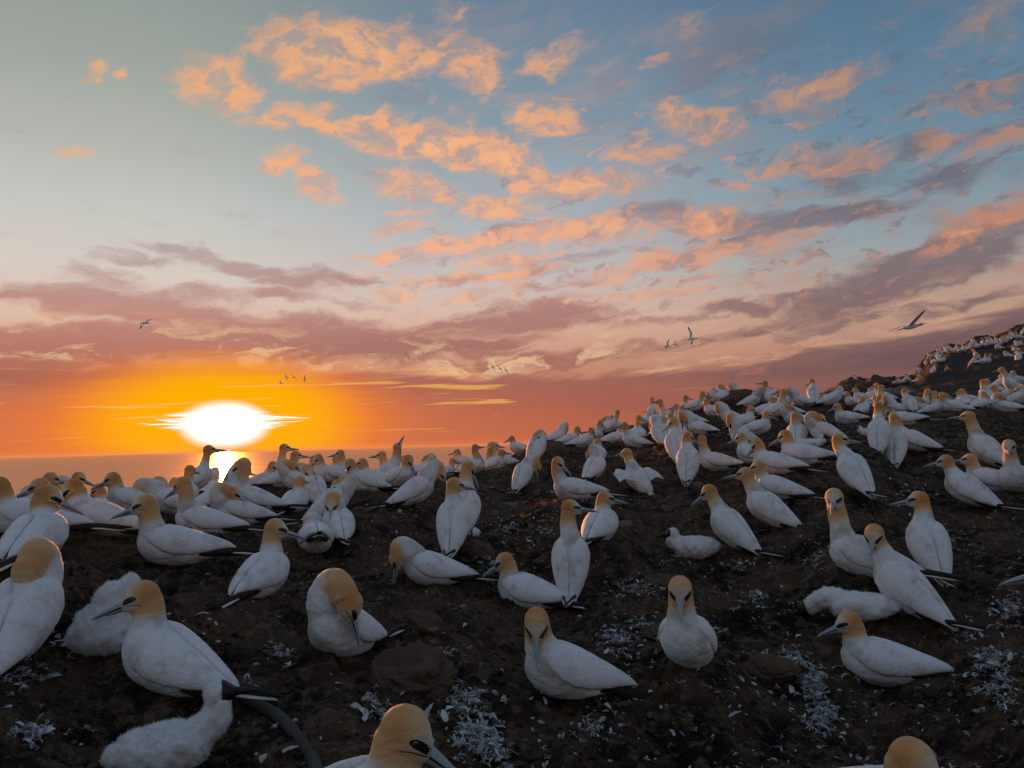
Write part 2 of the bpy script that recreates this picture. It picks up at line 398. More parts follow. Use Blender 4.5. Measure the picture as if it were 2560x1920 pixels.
def loft(rings, cap=True):
    """rings: list of equally long point lists -> verts, faces"""
    n = len(rings[0]); V = []; Fc = []
    for r in rings: V += [tuple(p) for p in r]
    for i in range(len(rings) - 1):
        for j in range(n):
            a = i * n + j; b = i * n + (j + 1) % n
            Fc.append((a, b, b + n, a + n))
    if cap:
        Fc.append(tuple(reversed(range(n))))
        k = (len(rings) - 1) * n
        Fc.append(tuple(k + j for j in range(n)))
    return V, Fc

def ell_ring(c, u, v, a, b, n, a0=0.0):
    return [c + u * (a * math.cos(t)) + v * (b * math.sin(t)) for t in (a0 + 2 * math.pi * i / n for i in range(n))]

def frame_of(t, up=Vector((0, 0, 1))):
    t = t.normalized()
    s = t.cross(up)
    if s.length < 1e-4: s = t.cross(Vector((0, 1, 0)))
    s.normalize()
    return t, s, s.cross(t).normalized()

def bez(p0, p1, p2, p3, t):
    k = 1 - t
    return p0 * k ** 3 + p1 * (3 * k * k * t) + p2 * (3 * k * t * t) + p3 * t ** 3

def merge(parts):
    V = []; Fc = []
    for v, f in parts:
        o = len(V); V += v; Fc += [tuple(i + o for i in q) for q in f]
    return V, Fc

def link(name, me, parent=None, loc=None):
    o = bpy.data.objects.new(name, me); C.objects.link(o)
    if parent is not None: o.parent = parent
    if loc is not None: o.location = loc
    return o

def smooth01(a, b, x):
    x = np.clip((np.asarray(x, float) - a) / (b - a), 0, 1)
    return x * x * (3 - 2 * x)

def hash2(ix, iy, seed):
    h = (ix * 374761393 + iy * 668265263 + seed * 1274126177) & 0xFFFFFFFF
    h = ((h ^ (h >> 13)) * 1274126177) & 0xFFFFFFFF
    return ((h ^ (h >> 16)) & 0xFFFF) / 65535.0
def vnoise(x, y, seed=0):
    x = np.asarray(x, float); y = np.asarray(y, float)
    ix = np.floor(x).astype(np.int64); iy = np.floor(y).astype(np.int64)
    fx = x - ix; fy = y - iy
    fx = fx * fx * fx * (fx * (fx * 6 - 15) + 10); fy = fy * fy * fy * (fy * (fy * 6 - 15) + 10)
    a = hash2(ix, iy, seed); b = hash2(ix + 1, iy, seed); c = hash2(ix, iy + 1, seed); d = hash2(ix + 1, iy + 1, seed)
    return (a + (b - a) * fx) * (1 - fy) + (c + (d - c) * fx) * fy
def fbm(x, y, sc, octs=4, seed=0, gain=.5):
    v = 0; a = 1; t = 0; c, s = math.cos(.6), math.sin(.6)
    x = np.asarray(x, float) / sc; y = np.asarray(y, float) / sc
    for o in range(octs):
        v = v + a * (vnoise(x, y, seed + o) - .5); t += a; a *= gain
        x, y = (x * c - y * s) * 2.03 + 17.1, (x * s + y * c) * 2.03 + 5.3
    return v / t * 2
def ridged(x, y, sc, octs=4, seed=0):
    v = 0; a = 1; t = 0
    x = np.asarray(x, float) / sc; y = np.asarray(y, float) / sc
    for o in range(octs):
        v = v + a * (1 - np.abs(vnoise(x, y, seed + o) * 2 - 1)); t += a; a *= .5
        x, y = x * 1.9 + y * .7 + 3, y * 1.9 - x * .7 + 9
    return v / t

def remesh(V, Fc, voxel, iters, factor=0.5):
    me = bpy.data.meshes.new('tmp'); me.from_pydata(V, [], Fc); me.update()
    o = bpy.data.objects.new('tmp', me); C.objects.link(o)
    r = o.modifiers.new('r', 'REMESH'); r.mode = 'VOXEL'; r.voxel_size = voxel
    s = o.modifiers.new('s', 'SMOOTH'); s.factor = factor; s.iterations = iters
    dg = bpy.context.evaluated_depsgraph_get(); dg.update()
    ev = o.evaluated_get(dg)
    out = bpy.data.meshes.new_from_object(ev, depsgraph=dg)
    bpy.data.objects.remove(o); bpy.data.meshes.remove(me)
    return out

# ------------------------------------------------------------------ the gannet
BX = [-.255, -.225, -.17, -.095, 0.0, .065, .122, .165, .190, .202]
BW = [.010, .030, .062, .092, .110, .111, .098, .071, .040, .008]
BH = [.008, .026, .056, .088, .108, .110, .101, .077, .044, .008]
BZ = [.016, .012, .004, -.002, -.004, -.002, .004, .010, .014, .016]
def bprof(x):
    return np.interp(x, BX, BW), np.interp(x, BX, BH), np.interp(x, BX, BZ)

POSES = {
    # pitch, head centre (relative to body centre), head pitch, head yaw, neck handles
    'rest':  dict(pitch=12, H=(.152, 0, .190), hp=-12),
    'alert': dict(pitch=16, H=(.158, 0, .262), hp=-8),
    'stand': dict(pitch=38, H=(.182, 0, .268), hp=-10, legs=.02),
    'tall':  dict(pitch=52, H=(.145, 0, .318), hp=-8, legs=.012),
    'chest': dict(pitch=20, H=(.215, 0, .150), hp=-82, P1=(.15, 0, .27), P2=(.27, 0, .27)),
    'down':  dict(pitch=8,  H=(.285, 0, .060), hp=-75, P1=(.20, 0, .20), P2=(.30, 0, .20)),
    'back':  dict(pitch=22, H=(.060, .035, .165), hp=-32, yaw=168, P1=(.22, 0, .18), P2=(.17, .02, .25)),
    'sky':   dict(pitch=25, H=(.150, 0, .330), hp=62, legs=.02),
}

HK = 1.12      # head size
def pose_data(pose, o):
    d = dict(pitch=10, H=(.16, 0, .2), hp=-10, yaw=0, P1=None, P2=None, legs=0, nk=1.0)
    d.update(POSES[pose]); d.update(o)
    d['P1set'] = d['P1'] is not None
    return d

BIRD_CACHE = {}
def build_bird_meshes(pose, o, lod):
    """lod 0 near, 1 middle, 2 far. Returns dict of part -> (mesh, matrix)."""
    key = (pose, tuple(sorted(o.items())), lod)
    if key in BIRD_CACHE: return BIRD_CACHE[key]
    d = pose_data(pose, o)
    pit = math.radians(d['pitch'])
    B = Matrix.Rotation(-pit, 3, 'Y')          # body frame -> local (x forward, z up)
    nseg = (28, 20, 14)[lod]
    # body rings
    xs = np.concatenate([[-.255, -.248, -.237], np.linspace(-.222, .18, 22), [.190, .197, .202]])
    rings = []
    for x in xs:
        w, h, z = bprof(x)
        rings.append([B @ Vector((x, w * math.cos(t), z + h * math.sin(t) * (0.96 if math.sin(t) < 0 else 1.0))) for t in (2 * math.pi * i / nseg for i in range(nseg))])
    body = loft(rings)
    # neck + head
    Hc = Vector(d['H'])
    yaw = math.radians(d['yaw']); hp = math.radians(d['hp'])
    hd = Vector((math.cos(yaw) * math.cos(hp), math.sin(yaw) * math.cos(hp), math.sin(hp)))
    upref = Vector((0, 0, 1)) if abs(hd.z) < 0.93 else Vector((-math.cos(yaw) * hd.z, -math.sin(yaw) * hd.z, 0.2)).normalized()
    side = hd.cross(upref).normalized(); hup = side.cross(hd).normalized()      # side points to the bird's right
    P0 = B @ Vector((.085, 0, .005))
    P3 = Hc - hd * .014 - hup * .012
    if d['P1set']:
        P1 = Vector(d['P1']); P2 = Vector(d['P2'])
    else:
        P1 = P0 + (B @ Vector((.055, 0, .030))) + Vector((0, 0, .035))
        hx = Vector((hd.x, hd.y, 0))
        P2 = P3 - hx * .012 + Vector((-.004, 0, -.085))
    NS = 22
    nring = []; samp = []; rad = []
    nk = d['nk'] * (.90 if pose in ('tall', 'stand', 'alert') else 1.0)
    for i in range(NS + 1):
        t = i / NS
        c = bez(P0, P1, P2, P3, t)
        tg = (bez(P0, P1, P2, P3, min(1, t + .02)) - bez(P0, P1, P2, P3, max(0, t - .02)))
        _, s, u = frame_of(tg, Vector((0.02, 1, 0.03)))
        r = float(np.interp(t, [0, .25, .5, .75, 1], [.090, .082, .067, .0575, .053])) * (nk if t > .2 else 1)
        nring.append(ell_ring(c, s, u, r, r * .97, max(12, nseg - 8)))
        samp.append(c); rad.append(r)
    neck = loft(nring)
    hs = [(-.055, .012, 0), (-.048, .029, 0), (-.034, .0425, .001), (-.013, .0500, .002), (.009, .0495, .002), (.028, .0425, -.001), (.044, .0320, -.005), (.057, .0230, -.009), (.067, .0165, -.012)]
    hs = [(a * HK, b_ * HK, c_ * HK) for a, b_, c_ in hs]
    hr = [ell_ring(Hc + hd * s + hup * z, side, hup, r * .93, r, max(14, nseg - 6)) for s, r, z in hs]
    head = loft(hr)
    # thighs
    extra = []
    V, Fc = merge([body, neck, head] + extra)
    vox = (.0062, .009, .016)[lod]
    me = remesh(V, Fc, vox, (7, 4, 2)[lod])
    me.name = 'gannet_body_mesh'
    n = len(me.vertices)
    co = np.empty(n * 3); me.vertices.foreach_get('co', co); co = co.reshape(-1, 3)
    if lod < 2:
        # slightly ruffled plumage on the body, smooth head
        no = np.empty(n * 3); me.vertices.foreach_get('normal', no); no = no.reshape(-1, 3)
        sd_ = (hash(pose) % 97) if False else int(abs(d['pitch']) * 7 + abs(d['yaw'])) % 97
        rf = fbm(co[:, 0] + co[:, 1] * .6 + sd_, co[:, 2] * 1.2 + co[:, 1] * .8, .045, 3, sd_) * .0042 + fbm(co[:, 0] - co[:, 1] * .7, co[:, 2] * 1.1 - co[:, 1] + sd_, .12, 2, sd_ + 5) * .006
        hdist = np.linalg.norm(co - np.array(Hc), axis=1)
        co = co + no * (rf * smooth01(.06, .14, hdist))[:, None]
        me.vertices.foreach_set('co', co.ravel()); me.update()
    # ochre by nearest skeleton sample
    S = []; T = []; Rr = []
    for x in np.linspace(-.25, .17, 12):
        p = B @ Vector((x, 0, bprof(x)[2])); S.append(p); T.append(-1.0); Rr.append(float(bprof(x)[0]))
    for i, p in enumerate(samp):
        if i > 3: S.append(p); T.append(i / NS); Rr.append(rad[i])
    for s, r, z in hs[1:]:
        S.append(Hc + hd * s + hup * z); T.append(1.2); Rr.append(max(r, .02))
    S = np.array([list(p) for p in S]); T = np.array(T); Rr = np.array(Rr)
    dist = np.linalg.norm(co[:, None, :] - S[None], axis=2) - Rr[None]
    w = np.exp(-dist / 0.007); w /= w.sum(1, keepdims=True)
    t = (w * T[None]).sum(1)
    o1 = d.get('o0', .42)
    och = smooth01(o1 - .04, o1 + .36, t) * .75 + smooth01(.75, 1.15, t) * .25
    rel = co - np.array(Hc)
    fwd = rel @ np.array(hd); upc = rel @ np.array(hup); sd = rel @ np.array(side)
    ishead = t > .95
    face = np.maximum(smooth01(-.016, .046, fwd), .55 * smooth01(.018, .050, upc) * smooth01(-.03, .01, fwd)) * ishead
    och = och * (1 - .80 * face)
    och *= 1 - .35 * smooth01(-.012, -.035, upc) * ishead
    a = me.attributes.new('ochre', 'FLOAT', 'POINT'); a.data.foreach_set('value', och.astype(np.float32))
    me.materials.clear(); me.materials.append(MATS['plumage'])
    me.polygons.foreach_set('use_smooth', [True] * len(me.polygons))
    out = {'body': me}
    zmin = float(co[:, 2].min())

    # bill
    bn = (14, 10, 6)[lod]
    L = .122
    st = [(0, .0198, .0152, 0), (.022, .0186, .0138, 0), (.050, .0152, .0110, -.001), (.078, .0104, .0076, -.002), (.100, .0072, .0052, -.004), (.113, .0040, .0030, -.0065), (L, .0010, .0010, -.009)]
    base = Hc + hd * (.050 * HK) - hup * (.0095 * HK)
    angs = [0.0, .16, .6, 1.1, 1.57, 2.04, 2.54, math.pi - .16, math.pi, math.pi + .16, math.pi + .9, 1.5 * math.pi, 2 * math.pi - .9, 2 * math.pi - .16]
    br = []
    for s, h, w_, z in st:
        br.append([base + hd * s + hup * (z + h * math.sin(q) - .0) + side * (w_ * math.cos(q)) for q in angs])
    bv, bf = loft(br)
    na = len(angs); mi = []
    for i in range(len(st) - 1):
        for j in range(na): mi.append(1 if j in (0, 7, 8, 13) and i < len(st) - 2 else 0)
    mi += [1, 0]
    out['bill'] = mesh_from('gannet_bill_mesh', bv, bf, mats=['bill_horn', 'black_skin'], mat_idx=mi)

    # eyes and the black skin around them, draped on the head
    if lod < 2:
        tree = BVHTree.FromPolygons([Vector(v) for v in co.tolist()], [tuple(p.vertices) for p in me.polygons])
        def hit(f, u, sg, off=.0006):
            org = Hc + hd * f + hup * u + side * (sg * .12)
            loc, nrm, idx, ds = tree.ray_cast(org, -side * sg)
            if loc is None or ds > .13: return None
            return loc + side * sg * off, nrm
        for sg, nm in ((1, 'eye_r'), (-1, 'eye_l')):
            h = hit(.027 * HK, .0085 * HK, sg)
            if h is None: continue
            p, nr = h
            if nr.dot(side * sg) < 0: nr = -nr
            t_, s_, u_ = frame_of(nr)
            er = []; prof = [(0, .0058), (.0012, .0055), (.0020, .0046), (.0026, .0034), (.0029, .0028), (.0031, .0004)]
            for q, r in prof: er.append(ell_ring(p + nr * (q - .0004), s_, u_, r, r, 14))
            ev, ef = loft(er)
            out[nm] = mesh_from('gannet_eye_mesh', ev, ef, mats=['iris_blue', 'black_skin'], mat_idx=[1] * 14 + [0] * 14 * 2 + [1] * 14 * 2 + [1, 1])
        # mask: outlines in (forward, up) head coordinates
        lore = [(.064, .0010), (.060, .0070), (.050, .0120), (.038, .0155), (.027, .0165), (.0190, .0130), (.0150, .0080), (.0190, .0020), (.030, -.0010), (.045, -.003), (.058, -.005)]
        gape = [(.062, -.0070), (.044, -.0080), (.026, -.0105), (.012, -.0165), (.004, -.0190), (.012, -.0185), (.026, -.0128), (.044, -.0105), (.062, -.0100)]
        lore_ = [(a * HK, b_ * HK) for a, b_ in lore]; gape_ = [(a * HK, b_ * HK) for a, b_ in gape]
        for sg in (1, -1):
            for poly in ((lore_, gape_) if lod == 0 else (lore_,)):
                pv = []; pf = []
                cf = sum(p[0] for p in poly) / len(poly); cu = sum(p[1] for p in poly) / len(poly)
                levels = [1.0, .66, .33, 0.0] if poly is lore_ else None
                if levels:
                    idx = []
                    for lv in levels:
                        row = []
                        for f_, u_ in poly if lv > 0 else [(cf, cu)]:
                            h = hit(cf + (f_ - cf) * lv, cu + (u_ - cu) * lv, sg, .0009)
                            row.append(len(pv) if h else None)
                            if h: pv.append(h[0])
                        idx.append(row)
                    m_ = len(poly)
                    for a_ in range(2):
                        for j in range(m_):
                            q = (idx[a_][j], idx[a_][(j + 1) % m_], idx[a_ + 1][(j + 1) % m_], idx[a_ + 1][j])
                            if None not in q: pf.append(q)
                    for j in range(m_):
                        q = (idx[2][j], idx[2][(j + 1) % m_], idx[3][0])
                        if None not in q: pf.append(q)
                else:
                    up_ = gape_[:5]; lo_ = list(reversed(gape_[4:]))
                    rows = []
                    for (a1, b1), (a2, b2) in zip(up_, lo_):
                        r_ = []
                        for f_, u_ in ((a1, b1), (a2, b2)):
                            h = hit(f_, u_, sg, .0009)
                            r_.append(len(pv) if h else None)
                            if h: pv.append(h[0])
                        rows.append(r_)
                    for r0, r1 in zip(rows, rows[1:]):
                        q = (r0[0], r0[1], r1[1], r1[0])
                        if None not in q and len(set(q)) == 4: pf.append(q)
                if pf:
                    # give the skin a little thickness
                    nb = len(pv); vv = list(pv) + [v - (v - Hc).normalized() * .0025 for v in pv]
                    ff = list(pf) + [tuple(i + nb for i in reversed(q)) for q in pf]
                    out[('eye_patch' if poly is lore_ else 'gape_line') + ('_r' if sg > 0 else '_l')] = mesh_from('gannet_face_skin_mesh', vv, ff, 'black_skin')

    # the tail and wing tips are carried just clear of the ground
    leg = d['legs']
    drop = zmin - leg
    hb = (B @ Vector((-.2, 0, .002))).z - drop
    amax = math.degrees(math.asin(max(-1, min(1, (hb - .015) / .28))))
    if 'lift' not in d: d['lift'] = max(0.0, d['pitch'] - amax)
    # folded wings
    nu, nv = ((30, 16), (20, 11), (12, 7))[lod]
    wx = [.155, .12, .06, 0, -.08, -.16, -.22, -.27, -.305]
    lo = [24, 6, -8, -14, -14, -8, 4, 20, 40]
    hi = [48, 62, 80, 87, 88, 88, 88, 85, 62]
    ww = [.076, .101, .116, .114, .099, .076, .054, .036, .020]
    wh = [.078, .100, .113, .111, .094, .070, .049, .030, .014]
    wz = [.006, .004, -.001, -.003, 0, .006, .012, .016, .020]
    spread = d.get('spread', 0)
    for sg, nm in ((1, 'wing_l'), (-1, 'wing_r')):
        if spread: break
        outer = []; inner = []; uvs = []
        for i in range(nu):
            s = i / (nu - 1)
            x = (.158 - (.158 + .307) * s)
            l_, h_ = np.interp(-x, [-q for q in wx], lo), np.interp(-x, [-q for q in wx], hi)
            W_, Hh, Z_ = (float(np.interp(-x, [-q for q in wx], q_)) for q_ in (ww, wh, wz))
            endt = min(1, (s + .02) / .14) ** .5 * min(1, (1.02 - s) / .12) ** .5
            ro = []; ri = []
            for j in range(nv):
                v = j / (nv - 1); al = math.radians(h_ + (l_ - h_) * v)
                edge = math.sin(math.pi * min(max(v, .0), 1)) ** .45 if 0 < v < 1 else 0.0
                rib = .0016 * math.sin((x + .35 * v) * 95) * (lod == 0) * edge
                crease = .004 * math.exp(-((v - .40 - .25 * s) / .05) ** 2) * math.exp(-((s - .35) / .18) ** 2)
                th = (.0135 * edge) * endt + rib * .6 - crease
                ro.append(B @ Vector((x, sg * (W_ + th) * math.cos(al), Z_ + (Hh + th) * math.sin(al))))
                th2 = -.010
                ri.append(B @ Vector((x, sg * (W_ + th2) * math.cos(al), Z_ + (Hh + th2) * math.sin(al))))
                uvs.append((x, v * .22, 0))
            outer.append(ro); inner.append(ri)
        rg = [ro + list(reversed(ri)) for ro, ri in zip(outer, inner)]
        wv_, wf_ = loft(rg)
        if sg < 0: wf_ = [tuple(reversed(q)) for q in wf_]
        wm = mesh_from('gannet_wing_mesh', wv_, wf_, 'wing_feathers')
        at = wm.attributes.new('wuv', 'FLOAT_VECTOR', 'POINT')
        arr = []
        k = 0
        for i in range(nu):
            row = uvs[i * nv:(i + 1) * nv]
            arr += row + list(reversed(row))
        at.data.foreach_set('vector', np.array(arr, dtype=np.float32).ravel())
        out[nm] = wm
        # black primaries
        rg = []
        pk = (9, 7, 5)[lod]
        lift = math.radians(d.get('lift', 0))
        for i in range(pk + 1):
            s = i / pk
            x = -.09 - .41 * s
            y = sg * (.078 * (1 - s) ** 1.1 + (-.016 * s))
            z = -.020 + .052 * s ** .9
            w_ = float(np.interp(s, [0, .15, .5, .8, 1], [.003, .008, .009, .006, .0015]))
            h_ = float(np.interp(s, [0, .15, .45, .8, 1], [.006, .018, .024, .015, .003]))
            c = Vector((x, y, z))
            if x < -.2: c = Vector((-.2, y, z)) + Matrix.Rotation(lift, 3, 'Y') @ Vector((x + .2, 0, 0))
            rg.append(ell_ring(B @ c, B @ Vector((0, 1, 0)), B @ Vector((0, 0, 1)), w_, h_, 8))
        pv_, pf_ = loft(rg)
        out[nm + '_tip'] = mesh_from('gannet_wing_tip_mesh', pv_, pf_, 'black_feathers')
    # open wings for the flapping bird / fliers
    if spread:
        for sg, nm in ((1, 'wing_l'), (-1, 'wing_r')):
            span = spread
            rg = []; tg_ = []
            for i in range(15):
                s = i / 14
                y = .07 + span * s
                dih = math.radians(d.get('dih', 18))
                z = .03 + math.sin(dih) * span * min(s, .45) - math.sin(math.radians(d.get('droop', 25))) * span * max(0, s - .45)
                xc = .05 + .05 * math.sin(min(1, s / .4) * 1.57) - .26 * max(0, s - .4)
                ch = float(np.interp(s, [0, .2, .45, .75, 1], [.085, .095, .085, .055, .008]))
                c = Vector((xc - ch * .5, sg * y, z))
                rg.append(ell_ring(B @ c, B @ Vector((1, 0, 0)), B @ Vector((0, 0, 1)), ch, .009 * (1 - .6 * s), 12))
            k = 9
            a_, b_ = loft(rg[:k + 1]); out[nm] = mesh_from('gannet_open_wing_mesh', a_, b_, 'wing_feathers')
            a_, b_ = loft(rg[k:]); out[nm + '_tip'] = mesh_from('gannet_wing_tip_mesh', a_, b_, 'black_feathers')
    # tail
    rg = []
    lift = math.radians(d.get('lift', 0) + 1)
    for i in range(10):
        s = i / 9
        x = -.20 - .27 * s
        w_ = float(np.interp(s, [0, .3, .6, .85, 1], [.030, .038, .032, .016, .003]))
        h_ = float(np.interp(s, [0, .3, 1], [.026, .013, .0015]))
        c = Vector((-.2, 0, .002)) + Matrix.Rotation(lift, 3, 'Y') @ Vector((x + .2, 0, 0))
        rg.append(ell_ring(B @ c, B @ Vector((0, 1, 0)), B @ Vector((0, 0, 1)), w_, h_, (16, 12, 8)[lod]))
    a_, b_ = loft(rg)
    out['tail'] = mesh_from('gannet_tail_mesh', a_, b_, 'tail_feathers')
    # legs: short, black, webbed
    if leg:
        for sg, nm in ((1, 'leg_l'), (-1, 'leg_r')):
            top = B @ Vector((-.05, sg * .045, -.06))
            foot = Vector((top.x + .005, sg * .048, drop + .008))
            rg = []
            for s, r in ((0, .020), (.35, .014), (.6, .008), (1, .0075)):
                rg.append(ell_ring(top.lerp(foot, s), Vector((1, 0, 0)), Vector((0, 1, 0)), r, r, 8))
            lv, lf = loft(rg)
            toes = [Vector((-.01, 0, 0)), Vector((.05, -.032, -.004)), Vector((.046, -.014, -.006)), Vector((.068, -.004, -.004)), Vector((.048, .010, -.006)), Vector((.055, .026, -.004))]
            fv = [foot + Vector((0, 0, .004)) + t_ for t_ in toes] + [foot - Vector((0, 0, .006)) + t_ for t_ in toes]
            ff = [(0, 1, 2, 3, 4, 5), (11, 10, 9, 8, 7, 6)] + [(i, 6 + i, 6 + (i + 1) % 6, (i + 1) % 6) for i in range(6)]
            out[nm] = mesh_from('gannet_leg_mesh', *merge([(lv, lf), ([tuple(v) for v in fv], ff)]), 'foot_skin')
    out['_drop'] = drop
    BIRD_CACHE[key] = out
    return out

PART_NAMES = {'body': 'body', 'bill': 'bill', 'eye_r': 'eye', 'eye_l': 'eye', 'eye_patch_l': 'eye_patch', 'eye_patch_r': 'eye_patch', 'gape_line_l': 'gape_line', 'gape_line_r': 'gape_line', 'wing_l': 'wing', 'wing_r': 'wing',
              'wing_l_tip': 'wing_tip', 'wing_r_tip': 'wing_tip', 'tail': 'tail', 'leg_l': 'leg', 'leg_r': 'leg'}

def place_bird(pose, o, lod, pos, rz, label, group, scale=1.0, tilt=0.0, name='gannet', cat='gannet'):
    ms = build_bird_meshes(pose, o, lod)
    root = bpy.data.objects.new(name, None); C.objects.link(root)
    root.empty_display_size = .1
    root.location = (pos[0], pos[1], pos[2] - ms['_drop'] * scale * 0 )
    root.rotation_euler = (0, tilt, rz); root.scale = (scale,) * 3
    root['label'] = label; root['category'] = cat
    if group: root['group'] = group
    off = Vector((0, 0, -ms['_drop']))
    made = {}
    for k, me in ms.items():
        if k.startswith('_'): continue
        par = root
        if k.endswith('_tip'): par = made[k[:-4]]
        ob = link(PART_NAMES[k], me, par)
        if par is root: ob.location = off
        made[k] = ob
    return root

